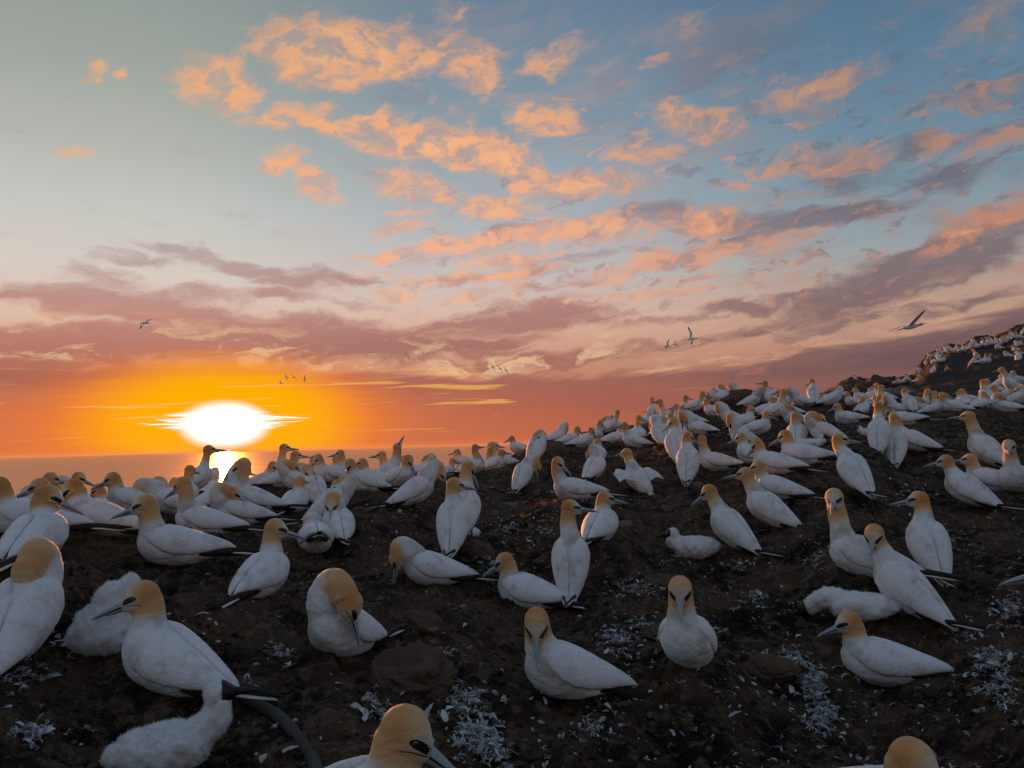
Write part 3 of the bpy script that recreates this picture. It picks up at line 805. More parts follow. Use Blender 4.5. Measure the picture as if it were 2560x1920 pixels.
# ------------------------------------------------------------------ birds: pixel of the seat/feet, distance, facing, pose
# facing: 0 = right of picture, 90 = away, 180 = left, 270 = towards the camera
D = dict
BIRDS = [
 # --- foreground
 (425, 1735, 2.5, 137, 'rest', D(pitch=22, yaw=42, hp=-16, H=(.13, 0, .225)), "large gannet nearest on the left with glowing orange edge along its head"),
 (50, 1655, 2.75, 66, 'back', D(pitch=36, H=(.045, 0, .160), yaw=178, hp=-80, legs=.03, P1=(.21, 0, .19), P2=(.13, 0, .27)), "gannet cut by the left edge with its bill tucked into its back"),
 (84, 1418, 3.5, 70, 'rest', D(pitch=12, yaw=-80, hp=-26), "round-backed gannet low on the left looking down to the right"),
 (655, 1532, 3.6, 62, 'alert', D(pitch=12, yaw=-70, hp=-16, H=(.155, 0, .235)), "gannet with ruffled back feathers and raised bill left of centre"),
 (862, 1652, 2.85, 232, 'chest', D(pitch=22, H=(.120, .120, .150), yaw=128, hp=-72, P1=(.13, -.05, .21), P2=(.09, .05, .30), nk=1.1), "gannet preening its breast with a long bill hanging straight down"),
 (1082, 1478, 4.2, 176, 'down', D(pitch=14, H=(.225, .03, .085), P1=(.17, 0, .19), P2=(.25, .02, .19)), "gannet sitting with its head bent down out of sight in front"),
 (1322, 1548, 4.05, 160, 'rest', D(yaw=14, hp=-28, pitch=12), "gannet on the dark slope facing left in front of the tallest one"),
 (1430, 1508, 4.1, 84, 'tall', D(yaw=-84, pitch=60, H=(.09, 0, .345), hp=-4), "tallest gannet standing with its back turned and bill to the right"),
 (1500, 1346, 4.7, 72, 'rest', D(yaw=-62, hp=-8, pitch=15), "gannet sitting back-on just right of the tallest standing one"),
 (1425, 1788, 2.8, 196, 'rest', D(pitch=20, yaw=72, hp=-56, H=(.14, .03, .225), lift=-14), "big gannet at bottom centre bowing its bill towards the camera"),
 (1725, 1670, 3.0, 257, 'rest', D(yaw=12, hp=-34, pitch=24, H=(.12, 0, .255)), "gannet sitting breast-on and staring straight at the camera"),
 (2215, 1722, 3.5, 180, 'rest', D(yaw=22, hp=-18, pitch=7), "gannet lying low beside the thickest drift of white down"),
 (2270, 1562, 3.95, 150, 'stand', D(yaw=108, hp=-38, pitch=40, H=(.16, 0, .275)), "gannet standing over a chick and looking into the camera"),
 (2165, 1430, 4.2, 165, 'alert', D(yaw=98, hp=-22, H=(.150, 0, .335), pitch=16), "long-necked gannet behind the chick's parent with its face turned to us"),
 (2326, 1422, 4.6, 108, 'stand', D(yaw=78, hp=-6, pitch=48, H=(.13, 0, .28)), "gannet seen from behind with its bill pointing level to the left"),
 (1832, 1402, 5.0, 146, 'stand', D(yaw=30, hp=-32, pitch=42), "gannet standing next to the pale chick with its black face"),
 (1440, 1260, 5.9, 182, 'alert', D(yaw=148, hp=-34, pitch=8, H=(.15, .02, .255)), "pale-headed gannet alone on the slope looking back over its side"),
 (1925, 1332, 5.3, 154, 'stand', D(yaw=20, hp=-5, pitch=34), "gannet leaning forward with its bill level, right of the chick"),
 (1945, 1258, 5.8, 170, 'rest', D(yaw=14, hp=-8, pitch=14), "sitting gannet half hidden behind the leaning one's neck"),
 (2140, 1256, 5.8, 122, 'stand', D(yaw=-118, hp=-4, pitch=46), "rusty-headed gannet standing alone with black wing tips crossed"),
 (2010, 1182, 6.6, 178, 'rest', D(yaw=8, hp=-26, pitch=6), "long low gannet with fluffed wing feathers below the standing pair"),
 (1938, 1197, 6.4, 170, 'rest', D(yaw=22, hp=-45, pitch=10), "gannet with lowered bill squeezed between two sitting neighbours"),
 (1882, 1158, 7.2, 140, 'rest', D(yaw=50, hp=-18), "small sitting gannet with bill low to the left above the crowd"),
 (2424, 1276, 6.2, 150, 'stand', D(yaw=30, hp=-10, pitch=32, H=(.17, 0, .235)), "gannet with long pale bill leaning left near the right edge"),
 (2482, 1243, 6.5, 177, 'rest', D(yaw=5, hp=0), "orange-naped gannet sitting behind the long-billed one on the right"),
 (2547, 1245, 6.4, 252, 'alert', D(yaw=16, hp=-20, H=(.13, 0, .285)), "gannet at the right edge showing two dark eyes face-on"),
 (2472, 1188, 7.1, 150, 'stand', D(yaw=30, hp=2, pitch=40, H=(.15, 0, .315)), "slim gannet with stretched neck standing near the right edge"),
 (2200, 1122, 7.70, 80, 'tall', D(yaw=-50, hp=-2, pitch=60), "upright gannet with sunlit left cheek seen from behind"),
 (2242, 1192, 7.8, 84, 'tall', D(yaw=2, hp=-4, pitch=56, H=(.10, 0, .31)), "gannet standing exactly back-on with a plain pale nape"),
 (2290, 1142, 8.14, 163, 'stand', D(yaw=14, hp=2, pitch=24, H=(.19, 0, .23)), "gannet with level dark bill behind the back-on bird"),
 (2122, 1062, 11.04, 180, 'rest', D(yaw=20, hp=-22, pitch=6), "gannet sitting alone on the open slope below the boulders"),
 (2262, 1064, 9.89, 180, 'rest', D(yaw=30, hp=-55, H=(.19, 0, .12), pitch=2), "flat crouching gannet with its head pressed low"),
 (1993, 1122, 8.2, 85, 'rest', D(yaw=-50, hp=-6, pitch=34, H=(.10, 0, .235), legs=.01), "gannet standing back-on with a chick at its right foot"),
 (2068, 1113, 8.14, 184, 'back', D(pitch=30), "gannet bending over the grey chick with its head tucked"),
 (1862, 1114, 8.69, 196, 'chest', D(pitch=28, H=(.17, 0, .20), P1=(.12, 0, .30), P2=(.2, 0, .33)), "gannet with sunlit breast preening near the crest"),
 (1893, 1084, 9.66, 2, 'rest', D(yaw=-8, hp=-24), "gannet facing right just behind the sunlit preening one"),
 (1862, 1068, 10.58, 45, 'rest', D(yaw=-45, hp=-30), "gannet peeping out left of the one that faces right"),
 # --- crest right of centre
 (1912, 1042, 11.96, 3, 'rest', D(yaw=0, hp=-4), "gannet on the crest facing right with a thin dark bill"),
 (1932, 1030, 12.88, 150, 'tall', D(yaw=32, hp=4, pitch=45), "gannet highest on the crest with its bill held out to the left"),
 (1938, 1054, 11.50, 12, 'stand', D(yaw=10, hp=-6, pitch=22, H=(.17, 0, .31)), "straight-necked gannet touching heads with a blurred neighbour"),
 (1990, 1056, 11.15, 184, 'back', D(pitch=16, H=(.07, .03, .19)), "stout gannet with its long folded tail pointing right on the crest"),
 (1972, 1046, 12.19, 170, 'alert', D(yaw=40, hp=-10, H=(.15, 0, .33)), "gannet craning its neck behind the stout one on the crest"),
 (2036, 1020, 13.34, 98, 'stand', D(yaw=72, hp=-30, pitch=50), "gannet standing at the crest's gap and looking down left"),
 (1853, 1008, 13.34, 150, 'chest', D(pitch=8, H=(.16, .04, .12), legs=.03), "gannet balanced on the little dark knoll preening its flank"),
 (1806, 1016, 13.34, 181, 'down', D(pitch=2, H=(.27, 0, .03), P1=(.19, 0, .10), P2=(.28, 0, .12)), "gannet stretching its neck down left of the knoll"),
 (1788, 1044, 11.96, 181, 'rest', D(yaw=-60, hp=-5), "gannet with a dark wing mark below the stretching one"),
 (1737, 1032, 13.22, 6, 'alert', D(yaw=30, hp=-30, H=(.17, 0, .25)), "gannet with a raised open bill left of the knoll"),
 (1728, 1064, 11.50, 172, 'rest', D(yaw=175, hp=-24, H=(.12, .02, .21)), "gannet looking back to the right over its own shoulder"),
 (1752, 1090, 9.89, 160, 'chest', D(pitch=14, H=(.19, .02, .14)), "gannet curled up with a white back and black tail tip"),
 (1672, 1078, 11.73, 198, 'tall', D(yaw=-20, hp=6, pitch=52, nk=.85), "thin-necked gannet with wind-blown crest feathers"),
 (1690, 1152, 7.9, 98, 'stand', D(yaw=92, hp=-36, pitch=52, H=(.13, 0, .28)), "gannet standing with its dark bill slanting down to the left"),
 (1652, 1128, 9.20, 112, 'chest', D(pitch=40, H=(.20, .03, .10), legs=.02), "gannet whose head hangs low beside the slanting bill"),
 (1722, 1204, 7.1, 82, 'stand', D(yaw=-76, hp=-28, pitch=54, H=(.10, 0, .27), nk=1.1), "gannet standing back-on with a pink-lit flank and crossed black wing tips"),
 (1795, 1174, 7.59, 173, 'alert', D(yaw=-80, hp=0, pitch=10), "gannet sitting side-on with head turned fully away"),
 (1597, 1226, 7.0, 128, 'stand', D(spread=.34, dih=4, droop=12, pitch=36, yaw=20, hp=-5, legs=.01, lift=0), "gannet shaking its half-open wings on the slope"),
 (1487, 1207, 7.37, 66, 'chest', D(pitch=30, H=(.13, .11, .15), yaw=110, hp=-74, P1=(.12, .01, .24), P2=(.14, .08, .27), legs=.02), "gannet turning its bill down to the left beside the wing-shaker"),
 (1496, 1152, 9.20, 92, 'rest', D(yaw=70, hp=-6, pitch=14), "gannet back-on behind the bird that turns its bill down"),
 (1425, 1110, 11.73, 8, 'rest', D(yaw=-6, hp=-42), "first gannet of the crest line with drooping bill over open sea"),
 (1458, 1118, 11.27, 5, 'rest', D(yaw=-15, hp=-50), "gannet overlapping the drooping-billed one on the crest line"),
 (1483, 1098, 12.65, 12, 'rest', D(yaw=0, hp=-45, H=(.15, 0, .25)), "gannet with dark bill tip low behind its pale neighbour"),
 (1523, 1092, 13.11, 15, 'tall', D(yaw=60, hp=0, pitch=22, H=(.19, 0, .29), nk=.85), "gannet with a knobbly raised neck standing clear against the glow"),
 (1578, 1097, 12.19, 10, 'alert', D(yaw=0, hp=-20, H=(.17, 0, .32)), "gannet with its black tail tip pointing left on the crest"),
 (1597, 1100, 10.81, 90, 'rest', D(yaw=0, hp=0, pitch=12), "gannet seen squarely from behind with tips crossed like a moustache"),
 (1633, 1064, 13.80, 92, 'tall', D(yaw=10, pitch=60, nk=.85), "slim distant gannet upright beside flapping wings"),
 (1658, 1092, 11.27, 30, 'alert', D(yaw=120, hp=-10), "orange-faced gannet jammed in the thick of the crest crowd"),
 (1700, 1100, 10.35, 80, 'alert', D(yaw=-30, hp=-30), "gannet with rounded ochre nape in the middle of the crest crowd"),
 # --- centre
 (1308, 1226, 7.70, 58, 'chest', D(pitch=50, H=(.13, -.13, .10), yaw=-60, hp=-84, P1=(.15, -.02, .22), P2=(.16, -.12, .23), legs=.02), "bent gannet with a strip of orange sun down its left side"),
 (1342, 1166, 8.47, 60, 'back', D(pitch=50, legs=.02), "gannet with bowed nape right behind the sun-striped one"),
 (1344, 1134, 11.50, 92, 'alert', D(yaw=10), "small dark head rising over the bowed nape"),
 (1300, 1142, 12.07, 182, 'rest', D(yaw=0, hp=-20), "gannet stretching a black wing tip left over the sea"),
 (1182, 1180, 9.54, 12, 'tall', D(yaw=20, hp=6, pitch=20, H=(.05, 0, .30), nk=1.1), "stiff upright gannet above the sea at centre left"),
 (1205, 1180, 10.35, 20, 'alert', D(yaw=0, hp=-24), "dark-cheeked gannet close behind the stiff upright one"),
 (1230, 1172, 9.89, 6, 'rest', D(yaw=-4, hp=-5), "gannet with a black bill level to the right against the sea"),
 (1264, 1170, 10.35, 174, 'alert', D(yaw=172, hp=-8, nk=.85), "thin-necked bird looking right with spread dark tail"),
 (1096, 1190, 10.81, 118, 'rest', D(yaw=-20, hp=-6), "small gannet low on the skyline with lifted black wing"),
 (1143, 1176, 11.27, 92, 'rest', D(yaw=-40), "small round head just left of the stiff upright gannet"),
 (1135, 1378, 4.7, 80, 'stand', D(yaw=-64, hp=-8, pitch=52, H=(.09, 0, .27)), "front gannet of the standing pair with an orange-lit wing edge"),
 (1163, 1338, 5.1, 74, 'stand', D(yaw=-62, hp=-56, pitch=50, H=(.13, 0, .33)), "rear gannet of the standing pair dipping its bill"),
 (1038, 1274, 5.94, 18, 'down', D(pitch=28, H=(.24, -.01, .15), P1=(.17, 0, .24), P2=(.25, 0, .25), hp=-50, yaw=-40, legs=.02), "gannet leaning right and shaking its lowered head"),
 (998, 1226, 7.04, 312, 'rest', D(yaw=18, hp=-55, pitch=16), "gannet with pale bib pointing its bill down at the sea's edge"),
 (966, 1217, 8.25, 14, 'sky', D(), "gannet pointing its open bill at the sky"),
 (985, 1197, 8.47, 178, 'alert', D(yaw=0, hp=-4), "white-cheeked gannet facing left by the sky-pointing one"),
 (912, 1242, 6.60, 200, 'rest', D(yaw=6, hp=-62, pitch=18), "round-headed gannet with bill pressed to its breast by the shore"),
 (940, 1222, 7.59, 175, 'rest', D(yaw=10, hp=-12), "gannet half hidden between the round-headed and white-cheeked ones"),
 (825, 1314, 5.6, 14, 'back', D(pitch=38, legs=.015, H=(.075, .03, .15)), "gannet with ochre head laid along its back, tail down left"),
 (848, 1362, 5.1, 98, 'back', D(pitch=22, H=(.05, .05, .16)), "gannet with crossed dark wing stripes behind the white rump"),
 (790, 1394, 4.8, 93, 'down', D(pitch=-8, H=(.24, .03, .07), P1=(.2, 0, .12), P2=(.27, .02, .15)), "gannet bent forward showing only a round white rump"),
 (735, 1282, 6.27, 68, 'rest', D(yaw=-10, hp=0), "plump gannet seen from behind with a rusty nape near the sunset"),
 (748, 1246, 7.48, 184, 'back', D(pitch=18), "hump-backed gannet behind the plump one, against the sea"),
 (787, 1256, 6.93, 112, 'back', D(pitch=40, H=(.09, .02, .18)), "grey shaded gannet with bent neck, tail to the right"),
 (824, 1217, 7.70, 212, 'rest', D(yaw=0, hp=-34, pitch=16), "gannet on the skyline facing half left with a small dark bill"),
 (706, 1228, 7.70, 18, 'alert', D(yaw=-10, hp=-4), "dark-headed gannet right of a slender stretched neck"),
 (684, 1226, 8.03, 30, 'tall', D(yaw=-28, hp=-2, pitch=32, nk=.8), "gannet with slender stretched neck and wind-blurred head"),
 (655, 1238, 7.92, 326, 'rest', D(yaw=0, hp=-36), "little gannet silhouetted on the right of the red-lit one"),
 (637, 1268, 6.05, 184, 'alert', D(pitch=18, hp=-34, yaw=10, nk=1.1, H=(.13, 0, .29)), "red-lit gannet whose tall head stands beside the sun's path"),
 (552, 1284, 6.05, 12, 'chest', D(pitch=20, H=(.20, 0, .21), P1=(.13, 0, .27), P2=(.24, 0, .34)), "dark shaded gannet with folded neck facing the red-lit one"),
 (600, 1314, 5.61, 186, 'back', D(pitch=14), "pink-tinted gannet with its head wrapped over its back"),
 (516, 1254, 8.36, 62, 'chest', D(pitch=22), "small rounded gannet on the shore under the sun"),
 (488, 1248, 7.59, 22, 'tall', D(yaw=-20, hp=2, pitch=34, nk=.8), "gannet with open bill reaching right across the sun's glitter"),
 (462, 1264, 7.04, 72, 'alert', D(yaw=-20, hp=-10), "gannet with hunched dark head below the open-billed one"),
 (432, 1302, 5.94, 183, 'down', D(pitch=20, H=(.20, 0, .06), P1=(.20, 0, .20), P2=(.30, 0, .18), hp=-95), "gannet arching its neck into a loop over the sea"),
 (512, 1364, 4.9, 176, 'alert', D(yaw=-24, hp=-30, pitch=12, H=(.15, 0, .28)), "gannet with glowing rim behind the dagger-billed one"),
 (440, 1434, 3.9, 175, 'rest', D(yaw=12, hp=-16, pitch=10, H=(.16, 0, .235)), "gannet with long dagger bill sitting in the red haze"),
 (332, 1302, 5.94, 179, 'rest', D(yaw=4, hp=-22), "gannet with heavy bill crossing a smaller neighbour's face"),
 (288, 1292, 7.04, 184, 'rest', D(yaw=0, hp=-38), "smaller gannet whose face is crossed by a heavy bill"),
 (252, 1344, 4.30, 168, 'rest', D(yaw=16, hp=-42, pitch=20), "gannet with a black smudge on its wing and bowed bill"),
 (150, 1292, 6.82, 24, 'alert', D(yaw=-50, hp=-24), "small-headed gannet behind the bowed bill at far left"),
 (60, 1294, 6.49, 2, 'rest', D(yaw=0, hp=-14, H=(.185, 0, .21)), "gannet farthest left on the shore facing right"),
 (75, 1364, 4.1, 177, 'rest', D(yaw=0, hp=-12), "gannet at the left edge with black tail crossing the grass"),
 (150, 1322, 4.90, 177, 'rest', D(yaw=0, hp=-20, H=(.12, 0, .15)), "gannet lying flat behind the one at the left edge"),
 (850, 2122, 1.58, 346, 'rest', D(yaw=-4, hp=-34), "head of the closest gannet rising from the bottom edge"),
 (2215, 2092, 2.0, 300, 'rest', D(yaw=32, hp=-30), "yellow-domed head rising from the bottom right corner"),
 (2745, 1640, 3.3, 180, 'rest', D(yaw=0, hp=-16), "breast of a gannet cut off by the right edge"),
 # --- row in front of the rocks
 (2188, 1030, 14.41, 4, 'alert', D(yaw=0, hp=-20, H=(.14, 0, .30)), "gannet with sunlit hooked neck left end of the rock row"),
 (2224, 1030, 13.91, 182, 'rest', D(yaw=10, hp=-45), "gannet with dipped head second in the rock row"),
 (2248, 1031, 13.66, 186, 'chest', D(pitch=14), "gannet with orange-lit curled neck in the rock row"),
 (2275, 1031, 13.66, 118, 'stand', D(yaw=-95, hp=0, pitch=46, H=(.13, 0, .25)), "gannet with a bright orange breast standing in the rock row"),
 (2315, 1031, 13.78, 182, 'back', D(pitch=16), "hunched gannet right of the orange-breasted one"),
 (2356, 1034, 13.66, 150, 'alert', D(yaw=-140, hp=-6, H=(.12, 0, .30)), "gannet with upright neck in the middle of the rock row"),
 (2392, 1035, 13.17, 172, 'rest', D(yaw=-150, hp=-18, pitch=18), "gannet with an orange flank in the middle of the rock row"),
 (2432, 1026, 14.16, 180, 'rest', D(yaw=16, hp=-10), "long gannet stretched to the right along the rock row"),
 (2468, 1024, 13.91, 102, 'stand', D(yaw=-80, hp=0, pitch=46, H=(.13, 0, .28)), "tall gannet near the right end of the rock row"),
 (2512, 1016, 15.15, 182, 'alert', D(yaw=10, hp=-6), "gannet with level bill behind the rock row's right end"),
 (2520, 1028, 13.28, 178, 'back', D(pitch=12), "gannet with sunlit curved breast at the rock row's right end"),
 (2556, 1012, 14.90, 176, 'rest', D(yaw=10), "last gannet of the rock row touching the right edge"),
]
# chicks: pixel, distance, facing, kind, label
CHICKS = [
 (262, 1640, 2.95, 35, 'sit', "big fluffy white chick sitting behind the nearest left gannet"),
 (415, 1912, 2.1, 5, 'hero', "downy white chick at bottom left with a black bill pointing right"),
 (1738, 1404, 5.0, 180, 'look', "pale buff chick with a black face resting on the slope"),
 (2150, 1553, 3.9, 179, 'flat', "chick lying flat with black face and orange chin"),
 (1168, 1358, 5.6, 10, 'lump', "little white down-covered chick behind the standing pair"),
 (2028, 1122, 8.03, 0, 'look', "grey long-necked chick under a bent adult"),
 (2172, 1096, 8.36, 180, 'look', "tiny grey chick alone on the dark soil"),
]

# ------------------------------------------------------------------ ground: a surface through the places where birds stand
def theta_px(px):
    """azimuth (rad) of a pixel column, read at the horizon"""
    y = 1110 - (px - 1280) * math.tan(ROLL)
    d = pdir(px, y); return math.atan2(d.x, d.y)
_ctrl = []
for b in BIRDS:
    p = spot(b[0], b[1], b[2]); _ctrl.append((math.atan2(p.x, p.y), math.log(b[2]), p.z))
for c in CHICKS:
    p = spot(c[0], c[1], c[2]); _ctrl.append((math.atan2(p.x, p.y), math.log(c[2]), p.z))
for px, py, r in [(-500, 1650, 2.6), (-500, 1330, 4.9), (-500, 1310, 7.1), (3000, 1700, 3.4), (3000, 1330, 5.8), (3000, 1120, 9.0), (3000, 1020, 13.8),
                  (640, 1850, 2.2), (1150, 1830, 2.45), (1700, 1880, 2.5), (2000, 1860, 2.75), (0, 1850, 2.2), (100, 1560, 3.2), (1000, 2500, 1.2), (0, 2500, 1.2), (2400, 2500, 1.4),
                  (560, 1480, 3.6), (1600, 1480, 4.2), (1150, 1590, 3.4), (1850, 1560, 3.9), (2460, 1500, 4.3), (2450, 1380, 5.2), (0, 1290, 7.6), (300, 1285, 8.1), (600, 1262, 9.1),
                  (2050, 1022, 14.2), (2350, 1100, 8.6), (1250, 1300, 6.0), (1950, 1040, 12.5), (1620, 1300, 5.9), (2560, 1090, 9.2)]:
    p = spot(px, py, r); _ctrl.append((math.atan2(p.x, p.y), math.log(r), p.z))
for th in (-1.6, -1.1, 1.1, 1.6, 2.6, -2.6, 3.1):
    for r in (.6, 2.0, 6.0, 12.0):
        _ctrl.append((th, math.log(r), 1.0 - .95 + (.10 * r if th > 0 else -.03 * r)))
_ctrl.append((0.0, math.log(.45), 0.02)); _ctrl.append((-.5, math.log(.45), 0.05)); _ctrl.append((.5, math.log(.45), 0.0))
_K = np.array(_ctrl); _S = np.array([2.6, 1.0])
_P = _K[:, :2] * _S
def _tps(d2): return 0.5 * d2 * np.log(d2 + 1e-9)
_n = len(_P)
_A = np.zeros((_n + 3, _n + 3)); _d2 = ((_P[:, None] - _P[None]) ** 2).sum(2)
_A[:_n, :_n] = _tps(_d2) + np.eye(_n) * .0012
_A[:_n, _n] = 1; _A[:_n, _n + 1:] = _P; _A[_n, :_n] = 1; _A[_n + 1:, :_n] = _P.T
_w = np.linalg.solve(_A, np.concatenate([_K[:, 2], [0, 0, 0]]))
# tabulate it
_TG = np.linspace(-math.pi, math.pi, 721); _RG = np.linspace(math.log(.3), math.log(16), 260)
_tt, _rr = np.meshgrid(_TG, _RG, indexing='ij')
_Q = np.stack([_tt.ravel() * _S[0], _rr.ravel() * _S[1]], 1)
_Z = np.concatenate([_tps(((q[:, None] - _P[None]) ** 2).sum(2)) @ _w[:_n] + _w[_n] + q @ _w[_n + 1:] for q in np.array_split(_Q, 40)]).reshape(_tt.shape)
def near_z(th, r):
    lr = np.log(np.clip(r, .31, 15.9))
    fi = (th + math.pi) / (2 * math.pi) * 720; fj = (lr - _RG[0]) / (_RG[1] - _RG[0])
    i = np.clip(fi.astype(int), 0, 719); j = np.clip(fj.astype(int), 0, 258); a = fi - i; b = fj - j
    return (_Z[i, j] * (1 - a) + _Z[i + 1, j] * a) * (1 - b) + (_Z[i, j + 1] * (1 - a) + _Z[i + 1, j + 1] * a) * b

# skyline of the rocky hill, from the photograph's right side
_SIL = [(1990, 1120), (2030, 1040), (2060, 1012), (2095, 990), (2125, 968), (2150, 962), (2190, 962), (2230, 966), (2270, 962), (2288, 958), (2300, 930), (2320, 902), (2345, 886), (2375, 872),
        (2405, 878), (2440, 864), (2480, 862), (2520, 850), (2560, 834), (2700, 800), (3000, 780), (3600, 900)]
_ST, _SE = [], []
for x_, y_ in _SIL:
    d_ = pdir(x_, y_); _ST.append(math.atan2(d_.x, d_.y)); _SE.append(d_.z / math.hypot(d_.x, d_.y))
_RT = [theta_px(x) if x < 3400 else 1.0 for x in (-900, 0, 500, 900, 1150, 1400, 1700, 2000, 3500)]
_RV = [7.5, 7.7, 8.7, 9.3, 11.2, 13.0, 14.0, 14.6, 15.0]

def big_z(X, Y):
    """ground height without the small lumps"""
    th = np.arctan2(X, Y); r = np.hypot(X, Y)
    R = np.interp(th, _RT, _RV)
    zn = near_z(th, np.minimum(r, R))
    t = np.maximum(r - R, 0)
    fall = zn - .42 * t ** 1.25 + .25 * fbm(X, Y, 1.6, 4, 5) * np.clip(t, 0, 1)
    s = np.clip((r - 15) / (47 - 15), 0, 1) ** .62
    e_sil = np.interp(th, _ST, _SE)
    e_base = (zn - CAMZ) / R
    e = e_base * (1 - s) + e_sil * s
    hill = CAMZ + e * r
    hill = np.where(r > 50, hill - np.maximum(r - 50, 0) ** 1.2 * .5, hill)
    w = smooth01(theta_px(1985), theta_px(2055), th) * smooth01(1.9, 1.2, th)
    out = np.where(t > 0, fall * (1 - w) + hill * w, zn)
    return np.maximum(out, -49.0)

MOUNDS = []
for b in BIRDS:
    if b[2] < 7 and b[4] not in ('tall', 'stand') and b[1] < 2000:
        p = spot(b[0], b[1], b[2]); MOUNDS.append((p.x, p.y, .035 if b[2] < 5 else .025))
def lumps(X, Y):
    th = np.arctan2(X, Y); r = np.hypot(X, Y)
    n =   .085 * fbm(X, Y, .55, 4, 11) + .060 * (ridged(X, Y, .26, 4, 31) - .5) + .022 * fbm(X, Y, .075, 3, 41) + .009 * fbm(X, Y, .022, 2, 51)
    # trampled nest mounds under the near sitting birds
    for mx, my, mh in MOUNDS:
        d2 = (X - mx) ** 2 + (Y - my) ** 2
        if d2.min() > .3: continue
        n = n + mh * np.exp(-(d2 / .035) ** 1.6) * (1 + .5 * fbm(X, Y, .07, 2, 7)) - .012 * np.exp(-d2 / .008)
    far = smooth01(15, 22, r)
    rock = 1.3 * (ridged(X, Y, 6.0, 5, 61) - .55) + .6 * np.abs(fbm(X, Y, 2.2, 4, 71)) + .5 * (np.floor(vnoise(X / 1.3, Y / 1.3, 81) * 5) / 5 - .4)
    rock = rock + .30 * (ridged(X, Y, 1.1, 4, 101) - .5) + .10 * fbm(X, Y, .35, 3, 111)
    rock = rock * np.clip(r / 42, .25, 1.0)
    mid = smooth01(11, 14, r) * (1 - far) * .18 * (ridged(X, Y, .9, 4, 91) - .5)
    return n * (1 - far) + far * rock * .75 + mid

def ground_z_exact(x, y):
    X = np.array([x]); Y = np.array([y])
    return float((big_z(X, Y) + lumps(X, Y))[0])

def on_ground(px, py, r):
    """point at distance r under a pixel column, on the ground"""
    p = spot(px, py, r); return Vector((p.x, p.y, ground_z(p.x, p.y)))

_GRID = {}
def ground_z(x, y):
    """height of the ground mesh itself, read from its polar grid"""
    g = _GRID; th = math.atan2(x, y); lr = math.log(max(.31, min(115.0, math.hypot(x, y))))
    i = int(np.searchsorted(g['th'], th)) - 1; j = int(np.searchsorted(g['lr'], lr)) - 1
    i = min(max(i, 0), len(g['th']) - 2); j = min(max(j, 0), len(g['lr']) - 2)
    a = (th - g['th'][i]) / (g['th'][i + 1] - g['th'][i]); b = (lr - g['lr'][j]) / (g['lr'][j + 1] - g['lr'][j])
    Z = g['Z']
    return float((Z[i, j] * (1 - a) + Z[i + 1, j] * a) * (1 - b) + (Z[i, j + 1] * (1 - a) + Z[i + 1, j + 1] * a) * b)

